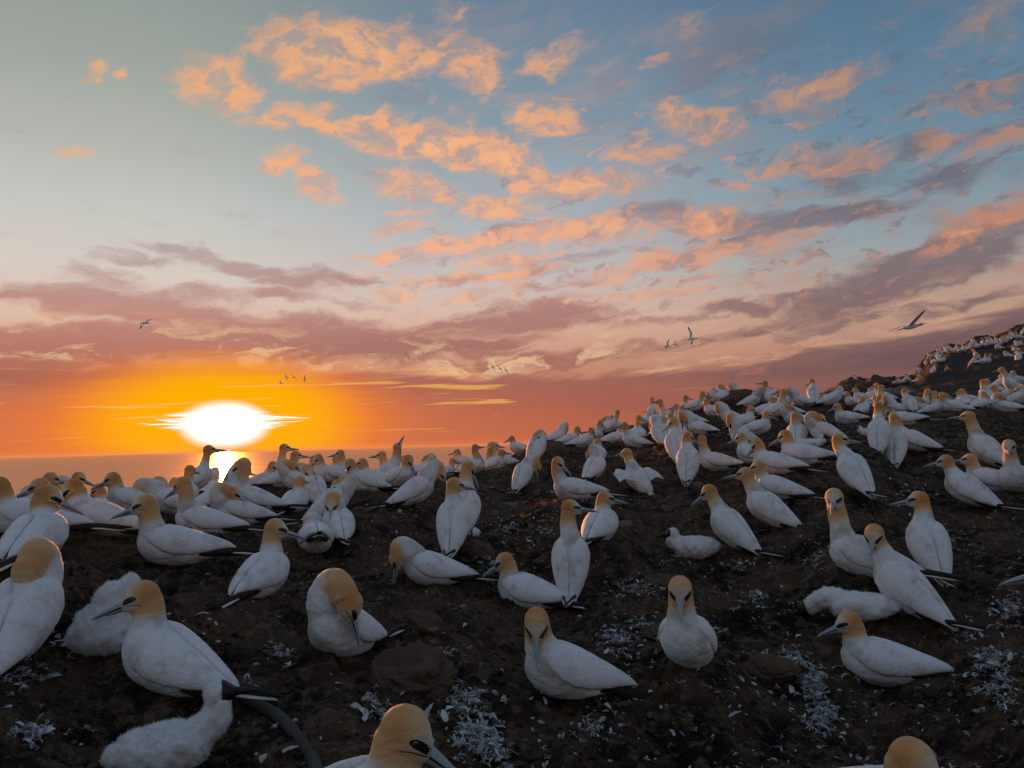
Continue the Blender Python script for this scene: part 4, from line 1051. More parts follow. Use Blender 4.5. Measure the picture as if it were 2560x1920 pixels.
def build_ground():
    m, N, b = new_mat('soil', 0.95, 0.12)
    P = obj_coord(N)
    a = N.noise(P, 3.2, 6, 0.62, dims='3D'); c = N.noise(P, 17, 6, 0.7, dims='3D'); f = N.noise(P, 75, 5, 0.75, dims='3D')
    col = N.mix(N.rng(a, 0.38, 0.64), (0.008, 0.006, 0.005), (0.100, 0.058, 0.034))
    col = N.mix(N.rng(c, 0.48, 0.64, 0, 0.85), col, (0.17, 0.115, 0.070))
    col = N.mix(N.rng(N.noise(P, 6.0, 5, 0.6, dims='3D'), 0.56, 0.70, 0, 0.8), col, (0.050, 0.052, 0.028))
    # trodden-in guano and shell grit
    spk = N.math('MULTIPLY', N.rng(f, 0.60, 0.68), N.rng(N.noise(P, 1.6, 4, 0.6, dims='3D'), 0.42, 0.62, 0.15, 1.0))
    col = N.mix(N.math('MULTIPLY', spk, 0.9), col, (0.46, 0.44, 0.42))
    col = N.mix(N.math('MULTIPLY', N.rng(N.noise(P, 28, 4, 0.8, dims='3D'), 0.62, 0.70), 0.6), col, (0.24, 0.20, 0.17))
    # bare rock on the hill behind
    geo = N.n.new('ShaderNodeNewGeometry')
    rr = N.vmath('LENGTH', geo.outputs['Position'])
    rock = N.mix(N.noise(P, 0.9, 6, 0.65, dims='3D'), (0.030, 0.026, 0.024), (0.115, 0.075, 0.058))
    rock = N.mix(N.rng(N.noise(P, 2.4, 5, 0.6, dims='3D'), 0.52, 0.66, 0, 0.6), rock, (0.050, 0.060, 0.044))
    col = N.mix(N.rng(rr, 16, 23), col, rock)
    N._set(b.inputs['Base Color'], col)
    h = N.math('ADD', N.math('MULTIPLY', f, 0.35), N.math('ADD', N.math('MULTIPLY', c, 0.9), N.math('MULTIPLY', N.noise(P, 260, 3, 0.8, dims='3D'), 0.12)))
    bump(N, b, h, 0.9, 0.035)
    th = np.concatenate([np.linspace(-math.pi, -.80, 60)[:-1], np.linspace(-.80, .80, 1000), np.linspace(.80, math.pi, 60)[1:]])
    r = np.concatenate([np.exp(np.linspace(math.log(.30), math.log(16), 900)), np.exp(np.linspace(math.log(16), math.log(120), 330))[1:]])
    T, Rg = np.meshgrid(th, r, indexing='ij')
    X = Rg * np.sin(T); Y = Rg * np.cos(T)
    Z = np.empty_like(X)
    for k in range(0, X.shape[0], 64):
        Z[k:k + 64] = big_z(X[k:k + 64], Y[k:k + 64]) + lumps(X[k:k + 64], Y[k:k + 64])
    nt_, nr = X.shape
    _GRID.update(th=th, lr=np.log(r), Z=Z)
    co = np.stack([X, Y, Z], 2).reshape(-1, 3).astype(np.float32)
    i = np.arange(nt_ - 1)[:, None]; j = np.arange(nr - 1)[None]
    a0 = (i * nr + j).ravel()
    fc = np.stack([a0, a0 + 1, a0 + nr + 1, a0 + nr], 1).astype(np.int32)
    # close the little hole under the camera
    co = np.concatenate([co, [[0, 0, float(Z[:, 0].mean())]]]).astype(np.float32); cidx = len(co) - 1
    ii = np.arange(nt_ - 1) * nr
    tri = np.stack([ii, ii + nr, np.full_like(ii, cidx)], 1).astype(np.int32)
    me = bpy.data.meshes.new('ground_mesh')
    me.vertices.add(len(co)); me.vertices.foreach_set('co', co.ravel())
    lp = np.concatenate([fc.ravel(), tri.ravel()]); me.loops.add(len(lp)); me.loops.foreach_set('vertex_index', lp)
    me.polygons.add(len(fc) + len(tri))
    me.polygons.foreach_set('loop_start', np.concatenate([np.arange(len(fc)) * 4, len(fc) * 4 + np.arange(len(tri)) * 3]).astype(np.int32))
    me.update(calc_edges=True); me.polygons.foreach_set('use_smooth', [True] * len(me.polygons)); me.materials.append(MATS['soil'])
    o = link('ground', me); o['kind'] = 'structure'
    return o
build_ground()

def build_sea():
    m, N, b = new_mat('sea_water', 0.16, 0.5)
    P = obj_coord(N)
    w1 = N.noise(N.mapping(P, scale=(7, 3.2, 1)), 1, 5, 0.62, dims='3D')
    w2 = N.noise(N.mapping(P, scale=(60, 22, 1)), 1, 3, 0.55, dims='3D')
    h = N.math('ADD', N.math('MULTIPLY', w1, 0.7), N.math('MULTIPLY', w2, 2.0))
    bump(N, b, h, 0.10, 1.0)
    nrm = b.inputs['Normal'].links[0].from_socket
    N.n.remove(b)
    out = [n for n in N.n if n.type == 'OUTPUT_MATERIAL'][0]
    gl = N.n.new('ShaderNodeBsdfGlossy'); df = N.n.new('ShaderNodeBsdfDiffuse'); mx = N.n.new('ShaderNodeMixShader')
    gl.inputs['Color'].default_value = (1.0, 0.60, 0.24, 1)  # sunset orange painted into the reflection colour, for an amber sun glint
    N._set(gl.inputs['Roughness'], N.rng(N.noise(N.mapping(P, scale=(500, 90, 1)), 1, 4, dims='3D'), 0.4, 0.65, 0.24, 0.34))
    N.l.new(nrm, gl.inputs['Normal'])
    # haze over the sea, painted in as a pale diffuse colour
    N._set(df.inputs['Color'], N.mix(N.noise(N.mapping(P, scale=(1200, 300, 1)), 1, 4, dims='3D'), (0.56, 0.42, 0.38), (0.68, 0.52, 0.46)))
    mx.inputs[0].default_value = 0.55
    N.l.new(df.outputs[0], mx.inputs[1]); N.l.new(gl.outputs[0], mx.inputs[2]); N.l.new(mx.outputs[0], out.inputs[0])
    V = []; Fc = []
    rs = [60, 150, 400, 1000, 3000, 9000, 28000, 60000]; n = 96
    for r in rs:
        for k in range(n):
            a = 2 * math.pi * k / n; V.append((r * math.sin(a), r * math.cos(a), 0))
    for i in range(len(rs) - 1):
        for k in range(n):
            Fc.append((i * n + k, i * n + (k + 1) % n, (i + 1) * n + (k + 1) % n, (i + 1) * n + k))
    Fc = [tuple(reversed(f)) for f in Fc]
    Fc.append(tuple(range(n)))
    me = mesh_from('sea_mesh', V, Fc, 'sea_water', smooth=False)
    o = link('sea', me, loc=(0, 0, -48.0)); o['kind'] = 'structure'
build_sea()

# more of the colony packed in behind the crest: heads and backs between those in front
_er = random.Random(11); EXTRA = []
for px, py, r in [(1392, 1112, 12.6), (1505, 1088, 13.4), (1548, 1080, 13.6), (1612, 1064, 13.6), (1645, 1056, 13.8), (1700, 1046, 13.6), (1712, 1060, 12.4), (1768, 1028, 13.8), (1820, 1024, 13.6),
                  (1832, 1066, 11.0), (1878, 1040, 12.9), (1895, 1028, 13.6), (1955, 1034, 13.2), (2008, 1030, 13.2), (2046, 1030, 14.2), (1665, 1112, 10.2), (1745, 1118, 10.0), (1588, 1128, 10.2), (1535, 1118, 10.8),
                  (2080, 1052, 13.0), (2155, 1046, 13.2), (2335, 1036, 13.4), (2410, 1030, 13.8), (2450, 1034, 13.4), (2492, 1026, 13.8), (2540, 1024, 13.8), (2300, 1026, 14.2), (2208, 1024, 14.0),
                  (1110, 1186, 11.0), (1165, 1172, 11.2), (1055, 1196, 10.4), (1250, 1160, 11.0), (1030, 1205, 10.2), (880, 1222, 9.0), (850, 1228, 9.0), (770, 1236, 9.0), (725, 1240, 9.0), (575, 1258, 8.2),
                  (540, 1256, 8.4), (400, 1278, 7.8), (365, 1284, 7.4), (210, 1292, 7.2), (120, 1288, 7.2), (25, 1292, 7.2)]:
    EXTRA.append((px, py, r, _er.choice((0, 8, 175, 185, 60, 110, 150, 30)), _er.choice(('rest', 'rest', 'alert', 'back', 'chest'))))

# ------------------------------------------------------------------ place the adults
GROUPS = "gannets crowding the breeding slope"
for (px, py, r, fc, pose, o, label) in BIRDS:
    p = on_ground(px, py, r)
    th = math.atan2(p.x, p.y)
    lod = 0 if r < 5.6 else (1 if r < 8.5 else 1)
    # keep the belly from floating or sinking: seat on the mean height under the body
    zs = [ground_z(p.x + dx, p.y + dy) for dx, dy in ((0, 0), (.07, 0), (-.07, 0), (0, .07), (0, -.07))]
    p.z = sum(zs) / 5 - (.018 if not pose_data(pose, o)['legs'] else .004)
    random.seed(int(px * 7 + py))
    place_bird(pose, o, lod, p, math.radians(fc) - th, label, GROUPS, scale=.835 * random.uniform(.97, 1.04))

for i, (px, py, r, fc, pose) in enumerate(EXTRA):
    p = on_ground(px, py, r); th = math.atan2(p.x, p.y); p.z -= .015
    place_bird(pose, D(), 1, p, math.radians(fc) - th, "gannet half hidden in the packed crowd along the far edge of the slope", 'half hidden gannets along the edge of the slope', scale=.835)

# ------------------------------------------------------------------ chicks: downy body, dark face
def fuzz(me, count, length, seed, thick=.0006, skip=None):
    """fine down strands standing off a surface"""
    rnd = np.random.RandomState(seed)
    n = len(me.vertices); co = np.empty(n * 3); me.vertices.foreach_get('co', co); co = co.reshape(-1, 3)
    no = np.empty(n * 3); me.vertices.foreach_get('normal', no); no = no.reshape(-1, 3)
    at = np.empty(n, np.float32); me.attributes['ochre'].data.foreach_get('value', at)
    ok = np.nonzero(~skip)[0] if skip is not None else np.arange(n)
    idx = ok[rnd.randint(0, len(ok), count)]
    p = co[idx] + rnd.normal(0, .002, (count, 3)); d = no[idx] + rnd.normal(0, .55, (count, 3))
    d /= np.linalg.norm(d, axis=1, keepdims=True)
    L = length * rnd.uniform(.5, 1.3, count)[:, None]
    s = np.cross(d, rnd.normal(0, 1, (count, 3))); s /= np.linalg.norm(s, axis=1, keepdims=True) + 1e-9
    a = p - s * thick; b = p + s * thick
    mid = p + d * L * .6 + s * thick * .4; tip = p + d * L + rnd.normal(0, .002, (count, 3))
    V = np.stack([a, b, mid + s * thick * .5, tip, mid - s * thick * .8], 1).reshape(-1, 3)
    k = np.arange(count) * 5
    F = np.stack([k, k + 1, k + 2, k + 4], 1).tolist() + np.stack([k + 4, k + 2, k + 3], 1).tolist()
    m2 = mesh_from('chick_down_mesh', V.tolist(), F, 'down')
    a2 = m2.attributes.new('ochre', 'FLOAT', 'POINT'); a2.data.foreach_set('value', np.repeat(at[idx], 5))
    return m2

def make_chick(kind, label, pos, rz, scale, seed, dense):
    rnd = random.Random(seed)
    Hd = {'hero': (.165, 0, .235), 'look': (.155, 0, .175), 'sit': (.115, 0, .245), 'flat': (.235, 0, .045), 'lump': (.13, 0, .06)}[kind]
    hd = {'hero': Vector((1, -.1, .0)), 'look': Vector((1, .0, -.10)), 'sit': Vector((.75, .6, -.25)), 'flat': Vector((1, 0, -.45)), 'lump': Vector((1, 0, -.3))}[kind].normalized()
    bz = {'hero': .078, 'look': .078, 'sit': .115, 'flat': .062, 'lump': .06}[kind]
    parts = []
    rg = []
    if kind == 'sit':
        prof = [(-.06, .03, .02), (-.045, .105, .09), (-.01, .135, .125), (.03, .135, .13), (.07, .115, .115), (.10, .085, .09), (.125, .055, .06), (.14, .02, .03)]
        for z, w, h in prof: rg.append(ell_ring(Vector((.0 + z * .15, 0, bz + z - .05)), Vector((1, 0, 0)), Vector((0, 1, 0)), h * 1.05, w, 22))
    else:
        f = .8 if kind == 'flat' else 1
        for x, r in [(-.19, .012), (-.17, .040), (-.12, .072), (-.05, .092), (.02, .096), (.08, .086), (.12, .062), (.145, .02)]:
            rg.append(ell_ring(Vector((x, 0, bz + (.01 if x < -.1 else 0))), Vector((0, 1, 0)), Vector((0, 0, 1)), r, r * .86 * f, 22))
    parts.append(loft(rg))
    H_ = Vector(Hd)
    # stubby wing pads
    for sg in (1, -1):
        wr = []
        wz0 = bz + (.05 if kind == 'sit' else .02)
        for i in range(7):
            s = i / 6; r = .030 * math.sin(math.pi * (.08 + .84 * s)) ** .7
            wr.append(ell_ring(Vector((.07 - .16 * s, sg * (.085 - .01 * s), wz0 - .03 * s)), Vector((0, 1, 0)), Vector((0, 0, 1)), r * .6, r * 1.2, 12))
        parts.append(loft(wr))
    if kind != 'lump' or True:
        P0 = Vector((.07, 0, bz + .01)) if kind != 'sit' else Vector((0.02, 0, bz + .08))
        P1 = P0 + Vector((.08, 0, .04)) if kind != 'sit' else P0 + Vector((0, 0, .06))
        P2 = H_ + Vector((.01, 0, -.07)) if kind in ('look', 'sit', 'hero') else H_ - hd * .08 + Vector((0, 0, .02))
        nr = []
        for i in range(12):
            t = i / 11; c = bez(P0, P1, P2, H_, t)
            tg = bez(P0, P1, P2, H_, min(1, t + .03)) - bez(P0, P1, P2, H_, max(0, t - .03))
            _, s, u = frame_of(tg, Vector((.02, 1, .03)))
            r = .062 * (1 - t) + .038 * t
            nr.append(ell_ring(c, s, u, r, r, 14))
        parts.append(loft(nr))
    side = hd.cross(Vector((0, 0, 1))).normalized(); up = side.cross(hd)
    hr = [ell_ring(H_ + hd * s, side, up, r, r, 14) for s, r in [(-.045, .01), (-.036, .03), (-.012, .043), (.01, .042), (.028, .032), (.042, .020), (.048, .01)]]
    parts.append(loft(hr))
    me = remesh(*merge(parts), .007, 4)
    me.name = 'chick_body_mesh'
    n = len(me.vertices); co = np.empty(n * 3); me.vertices.foreach_get('co', co); co = co.reshape(-1, 3)
    no = np.empty(n * 3); me.vertices.foreach_get('normal', no); no = no.reshape(-1, 3)
    # tufty surface
    t3 = (np.sin(co[:, 0] * 95 + seed) * np.sin(co[:, 1] * 83 + 1.3 * seed) * np.sin(co[:, 2] * 101)) * .0045 + fbm(co[:, 0] * 9 + co[:, 2] * 4 + seed, co[:, 1] * 9 + co[:, 2] * 7, .35, 3, seed) * .009
    co = co + no * t3[:, None]
    co -= no * .0 
    me.vertices.foreach_set('co', co.ravel()); me.update()
    och = smooth01(.09, .15, co[:, 0]) * smooth01(bz + .05, bz - .02, co[:, 2]) * (.8 if kind in ('flat',) else .4)
    a = me.attributes.new('ochre', 'FLOAT', 'POINT'); a.data.foreach_set('value', och.astype(np.float32))
    me.materials.clear(); me.materials.append(MATS['down'])
    me.polygons.foreach_set('use_smooth', [True] * len(me.polygons))
    root = bpy.data.objects.new('gannet_chick', None); C.objects.link(root)
    root['label'] = label; root['category'] = 'chick'; root['group'] = 'downy gannet chicks among the adults'
    root.location = pos; root.rotation_euler = (0, 0, rz); root.scale = (scale,) * 3
    bo = link('body', me, root)
    fw = (co - np.array(H_)) @ np.array(hd)
    link('down', fuzz(me, dense, .0070, seed, skip=(fw > .002) & (np.linalg.norm(co - np.array(H_), axis=1) < .07)), root)
    # black face shell and bill
    fr = [ell_ring(H_ + hd * s + up * z, side, up, r, r * .95, 16) for s, r, z in [(.010, .0455, -.002), (.026, .0395, -.003), (.040, .0295, -.005), (.054, .021, -.007)]]
    fo = link('face_skin', mesh_from('chick_face_mesh', *loft(fr), 'black_skin'), root)
    br = [ell_ring(H_ + hd * s + up * (z - .006), side, up, w, h, 12) for s, h, w, z in [(.048, .0175, .015, 0), (.07, .0145, .012, 0), (.095, .010, .008, -.002), (.115, .006, .0045, -.004), (.128, .0015, .0015, -.008)]]
    link('bill', mesh_from('chick_bill_mesh', *loft(br), 'black_skin'), root)
    return root

for i, (px, py, r, fc, kind, label) in enumerate(CHICKS):
    p = on_ground(px, py, r); th = math.atan2(p.x, p.y)
    sc = {0: .84, 1: .72, 2: .86, 3: .92, 4: .62, 5: .70, 6: .5}[i]
    make_chick(kind, label, (p.x, p.y, p.z - .008), math.radians(fc) - th, sc, 3 + i, 15000 if r < 3 else (7000 if r < 5.5 else 3000))

# ------------------------------------------------------------------ far colony on the rocks: same bird, few pixels each
def far_mesh(pose, o):
    ms = build_bird_meshes(pose, o, 2)
    V = []; F = []; mi = []; och = []
    mats = ['plumage', 'wing_feathers', 'black_feathers', 'bill_horn', 'tail_feathers', 'foot_skin', 'black_skin']
    for k, me in ms.items():
        if k.startswith('_'): continue
        b0 = len(V)
        V += [tuple(v.co + Vector((0, 0, -ms['_drop']))) for v in me.vertices]
        if 'ochre' in me.attributes:
            a = np.empty(len(me.vertices), np.float32); me.attributes['ochre'].data.foreach_get('value', a); och += a.tolist()
        else: och += [0.0] * len(me.vertices)
        for p in me.polygons:
            F.append(tuple(i + b0 for i in p.vertices)); mi.append(mats.index(me.materials[p.material_index].name))
    m2 = mesh_from('distant_gannet_mesh', V, F, mats=mats, mat_idx=mi)
    a = m2.attributes.new('ochre', 'FLOAT', 'POINT'); a.data.foreach_set('value', np.array(och, np.float32))
    return m2
FARM = [far_mesh('rest', D()), far_mesh('alert', D(yaw=40)), far_mesh('tall', D()), far_mesh('back', D()), far_mesh('stand', D(yaw=-60))]
FAR = [(2142, 962, 2, 150), (2177, 962, 4, 30), (2106, 986, 0, 40), (2211, 968, 0, 200), (2236, 962, 0, 5), (2253, 960, 1, 150), (2273, 960, 2, 190), (2262, 958, 3, 10), (2290, 962, 0, 60),
       (2334, 938, 4, 60), (2338, 908, 0, 100), (2328, 897, 3, 150), (2348, 887, 2, 160), (2371, 874, 1, 130), (2402, 886, 0, 170), (2412, 884, 3, 40), (2426, 876, 4, 20), (2444, 874, 0, 180),
       (2442, 901, 2, 160), (2456, 914, 1, 20), (2466, 870, 0, 20), (2482, 868, 2, 170), (2491, 866, 2, 90), (2457, 862, 1, 80), (2503, 856, 3, 10), (2521, 858, 0, 200), (2534, 850, 2, 150),
       (2551, 848, 1, 170), (2540, 879, 0, 170), (2523, 898, 3, 180), (2548, 893, 0, 190), (2558, 842, 2, 60), (2410, 876, 1, 130), (2390, 880, 0, 20), (2435, 866, 4, 150), (2512, 852, 0, 20),
       (2476, 864, 0, 160), (2527, 852, 4, 100), (2545, 870, 3, 20), (2498, 862, 0, 150)]
_fr = random.Random(4)
for q in range(34):
    fx = _fr.uniform(2300, 2556); sil = float(np.interp(fx, [a for a, b_ in _SIL], [b_ for a, b_ in _SIL]))
    FAR.append((fx, sil + _fr.choice((2, 4, 6, 14, 30, 50, 70)) + _fr.uniform(-2, 8), _fr.randint(0, 4), _fr.choice((0, 20, 150, 180, 200, 90))))
FAR_NEAR = [(2502, 968, 19, 3, 8, "pink-lit gannet sitting on the slope behind the rock row"), (2549, 955, 19, 0, 188, "uppermost gannet resting on the dark rubble at the right edge"),
            (2546, 978, 17, 1, 184, "gannet with curved neck on the rubble at the right edge"), (2532, 996, 16, 2, 150, "gannet with a lit face rising behind the rock row"),
            (2488, 990, 16.5, 0, 180, "dim gannet sitting in shade behind the rock row"), (2158, 1000, 17.5, 0, 160, "gannet tucked between the low boulders left of the hill"),
            (2174, 985, 19, 3, 20, "gannet with pale folded wings on the low boulders"), (2212, 1008, 16.8, 1, 175, "gannet half hidden behind the front of the rock row"),
            (2136, 1012, 16, 0, 178, "small yellow-headed gannet peeking over the soil before the boulders")]
k = 0
for px, py, mi_, fc in FAR:
    # walk along the sight line until it meets the hill, else stand on the skyline
    best = None
    rr = 26.0
    while rr < 56:
        p = spot(px, py, rr); z = ground_z(p.x, p.y)
        if z >= p.z: best = (p.x, p.y, z); break
        rr += .35
    if best is None:
        cand = max(((ground_z(*spot(px, py, q)[:2]) - CAMZ) / q, q) for q in np.arange(36, 52, .5))
        p = spot(px, py, float(cand[1])); best = (p.x, p.y, ground_z(p.x, p.y))
    random.seed(k)
    o = link('distant_gannet', FARM[mi_], None, best)
    o.rotation_euler = (0, 0, math.radians(fc + random.uniform(-15, 15)) - math.atan2(best[0], best[1]))
    o.scale = (.70 * random.uniform(.95, 1.08),) * 3
    o['label'] = "tiny distant gannet perched on the dark rocky hill at the right"; o['category'] = 'gannet'
    o['group'] = 'distant gannets on the rocky hill'; k += 1
for px, py, r, mi_, fc, lab in FAR_NEAR:
    p = on_ground(px, py, r)
    o = link('distant_gannet', FARM[mi_], None, p); o.rotation_euler = (0, 0, math.radians(fc)); o.scale = (.9,) * 3
    o['label'] = lab; o['category'] = 'gannet'; o['group'] = 'gannets behind the rock row'

# ------------------------------------------------------------------ gannets on the wing
def fly(px, py, r, head, bank, up_l, up_r, scale, label, pitch=5, far=True):
    p = spot(px, py, r)
    root = bpy.data.objects.new('flying_gannet', None); C.objects.link(root)
    root['label'] = label; root['category'] = 'gannet'; root['group'] = 'gannets in flight'
    root.location = p; root.scale = (scale,) * 3
    root.rotation_euler = (math.radians(bank), math.radians(-pitch), math.radians(head) - math.atan2(p.x, p.y))
    rg = []
    for x, r_ in [(-.30, .006), (-.24, .026), (-.14, .056), (-.02, .076), (.10, .074), (.18, .056), (.26, .044), (.33, .044), (.37, .040), (.40, .026), (.42, .014)]:
        rg.append(ell_ring(Vector((x, 0, 0)), Vector((0, 1, 0)), Vector((0, 0, 1)), r_, r_ * .95, 14))
    me = mesh_from('flying_gannet_body_mesh', *loft(rg), 'plumage')
    co = np.array([v.co[0] for v in me.vertices]); a = me.attributes.new('ochre', 'FLOAT', 'POINT')
    a.data.foreach_set('value', (smooth01(.22, .34, co) * .9).astype(np.float32))
    link('body', me, root)
    link('bill', mesh_from('flying_gannet_bill_mesh', *loft([ell_ring(Vector((x, 0, -.004)), Vector((0, 1, 0)), Vector((0, 0, 1)), w, w, 8) for x, w in [(.41, .015), (.46, .011), (.51, .005), (.53, .001)]]), 'bill_horn'), root)
    link('tail', mesh_from('flying_gannet_tail_mesh', *loft([ell_ring(Vector((x, 0, 0)), Vector((0, 1, 0)), Vector((0, 0, 1)), w, .006, 8) for x, w in [(-.22, .03), (-.32, .05), (-.42, .035), (-.50, .003)]]), 'tail_feathers'), root)
    for sg, upd in ((1, up_l), (-1, up_r)):
        rw = []
        for i in range(13):
            s = i / 12
            a1 = math.radians(upd); a2 = math.radians(upd - 16)
            y = .05 + .42 * min(s, .42) / .42 * math.cos(a1) + (.55 * max(0, s - .42) / .58) * math.cos(a2)
            z = .02 + .42 * min(s, .42) / .42 * math.sin(a1) + (.55 * max(0, s - .42) / .58) * math.sin(a2)
            xc = .06 + .07 * min(1, s / .42) - .20 * max(0, s - .42) / .58
            ch = float(np.interp(s, [0, .2, .42, .7, .9, 1], [.095, .090, .082, .060, .035, .006]))
            rw.append(ell_ring(Vector((xc - ch, sg * y, z)), Vector((1, 0, 0)), Vector((0, 0, 1)), ch, .009 * (1 - .7 * s), 10))
        w = link('wing', mesh_from('flying_wing_mesh', *loft(rw[:9]), 'wing_feathers'), root)
        link('wing_tip', mesh_from('flying_wing_tip_mesh', *loft(rw[8:]), 'black_feathers'), w)
    return root
fly(2277, 817, 26, 35, -16, 26, 14, 1.0, "large gannet in flight lit from below near the rocky hill", pitch=12)
fly(1728, 848, 52, 2, 30, 48, 10, 1.0, "gannet flying right with one wing raised over the crest")
fly(1668, 866, 85, 190, 25, 30, 20, 1.0, "pale gannet in flight just left of the wing-raised one")
fly(1690, 862, 92, 200, -15, -10, 40, .9, "second pale gannet in flight left of the wing-raised one")
fly(364, 808, 62, 150, -34, 6, 2, 1.0, "lone dark gannet gliding against the clouds above the sun")
for (x, y, r, h, bnk) in [(702, 958, 85, 20, 30), (716, 944, 85, 10, 40), (735, 944, 80, 30, 30), (762, 948, 85, 5, -40)]:
    fly(x, y, r * 1.6, h, bnk, 20, 12, .95, "small dark gannet of the loose flock above right of the sun", far=True)
for (x, y, r, h, bnk) in [(1212, 1019, 118, 10, 10), (1235, 1022, 118, 0, 5), (1254, 1024, 118, 20, -5)]:
    fly(x, y, r * 1.6, h, bnk, 16, 10, .95, "tiny gannet of the low line flying over the sea horizon")
for (x, y, r, h, bnk) in [(1232, 918, 70, 40, 55), (1250, 922, 72, 40, 50), (1265, 926, 74, 40, 55)]:
    fly(x, y, r * 1.6, h, bnk, 8, 8, .9, "steeply banking gannet of the tight trio over the centre clouds")

# ------------------------------------------------------------------ rocks
def rock_material():
    m, N, b = new_mat('rock', 0.85, 0.25)
    P = obj_coord(N)
    c = N.mix(N.noise(P, 7, 6, 0.65, dims='3D'), (0.045, 0.027, 0.017), (0.19, 0.112, 0.066))
    c = N.mix(N.rng(N.noise(N.mapping(P, scale=(.3, .3, .04)), 1.0, 4, 0.6, dims='3D'), 0.5, 0.66, 0, .6), c, (0.24, 0.19, 0.15))
    c = N.mix(N.rng(N.noise(P, 22, 5, 0.7, dims='3D'), 0.57, 0.66, 0, .7), c, (0.020, 0.018, 0.012))
    N._set(b.inputs['Base Color'], c)
    bump(N, b, N.noise(P, 26, 7, 0.72, dims='3D'), 0.9, 0.02)
    m, N, b = new_mat('grey_stone', 0.85, 0.25)
    P = obj_coord(N)
    c = N.mix(N.noise(P, 9, 6, 0.65, dims='3D'), (0.07, 0.062, 0.055), (0.22, 0.19, 0.165))
    N._set(b.inputs['Base Color'], c)
    bump(N, b, N.noise(P, 22, 6, 0.7, dims='3D'), 0.9, 0.015)
rock_material()
def rock(px, py, r, sx, sy, sz, rot, label, mat='rock', seed=0, sink=.45, facet=.22, name='rock'):
    bm = bmesh.new(); bmesh.ops.create_icosphere(bm, subdivisions=6, radius=1.0)
    rnd = np.random.RandomState(seed)
    co = np.array([v.co[:] for v in bm.verts])
    dn = rnd.normal(0, 1, (9, 3)); dn /= np.linalg.norm(dn, axis=1, keepdims=True)
    cut = rnd.uniform(.62, .9, 9)
    for d_, c_ in zip(dn, cut):
        q = co @ d_; over = np.maximum(q - c_, 0); co = co - over[:, None] * d_ * (1 - facet * .4)
    nz = fbm(co[:, 0] * 1.3 + co[:, 2] * .9 + seed, co[:, 1] * 1.3 - co[:, 2] * 1.1, .8, 5, seed) * .30 + fbm(co[:, 0] * 5 + co[:, 2] * 3, co[:, 1] * 5 - co[:, 2] * 4 + seed, .8, 3, seed + 9) * .07
    ln = np.linalg.norm(co, axis=1, keepdims=True)
    co = co * (1 + nz[:, None] / ln)
    for v, c in zip(bm.verts, co): v.co = (c[0] * sx, c[1] * sy, c[2] * sz)
    me = bpy.data.meshes.new(name + '_mesh'); bm.to_mesh(me); bm.free(); me.materials.append(MATS[mat])
    me.polygons.foreach_set('use_smooth', [True] * len(me.polygons))
    p = on_ground(px, py, r)
    o = link(name, me, None, (p.x, p.y, p.z + sz * (1 - 2 * sink)))
    o.rotation_euler = (0, 0, math.radians(rot)); o['label'] = label; o['category'] = 'rock'
    return o
ROCKS = [
 (1040, 1740, 2.66, .15, .11, .10, 15, "brown boulder with pale layered cracks below the breast-preening gannet", 'rock', 1, .40),
 (1050, 1580, 3.28, .10, .08, .06, 30, "rounded brown rock between the breast-preening and head-down gannets", 'rock', 3, .45),
 (1195, 1398, 4.75, .10, .09, .08, 60, "brown stone at the foot of the standing pair", 'rock', 4, .5),
 (1275, 1262, 6.33, .085, .06, .045, 12, "grey slab stone on the open soil right of the standing pair", 'grey_stone', 5, .4),
 (1238, 1268, 6.21, .05, .035, .03, -40, "small grey stone leaning left of the grey slab", 'grey_stone', 6, .4),
 (1560, 1335, 5.20, .07, .05, .045, 20, "grey stone under the bill of the back-on sitting gannet", 'grey_stone', 7, .4),
 (1665, 1262, 6.33, .055, .05, .04, 80, "mottled stone on the slope above the pale chick", 'grey_stone', 8, .4),
 (1738, 1222, 7.01, .08, .06, .05, 10, "rubbly stone behind the pink-flanked gannet's tail", 'grey_stone', 9, .4),
 (1640, 1240, 6.78, .075, .05, .045, 130, "rubbly stone by the wing-shaker's tail", 'rock', 10, .4),
 (1345, 1240, 7.23, .05, .04, .035, 0, "white-crusted stone at the bent gannet's feet", 'grey_stone', 11, .35),
 (1660, 1470, 4.29, .12, .08, .05, 0, "mossy brown hummock rock under the pale chick's slope", 'rock', 12, .5),
 (1650, 1540, 3.62, .10, .07, .04, 20, "low brown stone left of the camera-staring gannet's nest", 'rock', 13, .5),
 (1920, 1650, 3.28, .13, .09, .06, 10, "earthy brown rock at the upper end of the down drift", 'rock', 15, .5),
 (2168, 1092, 9.04, .10, .07, .06, 0, "pale stone beside the tiny lone chick", 'grey_stone', 16, .4),
 (2345, 1088, 8.36, .07, .05, .045, 0, "pale stone right of the back-on gannet pair", 'grey_stone', 17, .4),
 (1372, 1130, 9.94, .28, .22, .18, 15, "dark crumbly block at the edge of the crest over the sea", 'rock', 18, .5),
 (1622, 1075, 11.75, .20, .20, .14, 40, "dark lump of rock under the crest crowd", 'rock', 19, .45),
 (1856, 1018, 13.22, .42, .30, .20, 0, "dark knoll carrying the balancing gannet", 'rock', 20, .5),
 (2075, 1030, 16.38, .45, .35, .28, 20, "leftmost dark boulder where the hill begins", 'rock', 21, .45),
 (2140, 985, 25.00, .55, .5, .42, 70, "dark boulder under two perched gannets on the skyline", 'rock', 22, .45),
 (2185, 985, 24.00, .55, .5, .40, 10, "second skyline boulder right of the two perched gannets", 'rock', 23, .45),
 (2240, 990, 21.00, .6, .5, .34, 30, "smooth grey boulder in the gap below the skyline birds", 'grey_stone', 24, .45),
]
for rk in ROCKS:
    rock(*rk[:8], mat=rk[8], seed=rk[9], sink=rk[10])

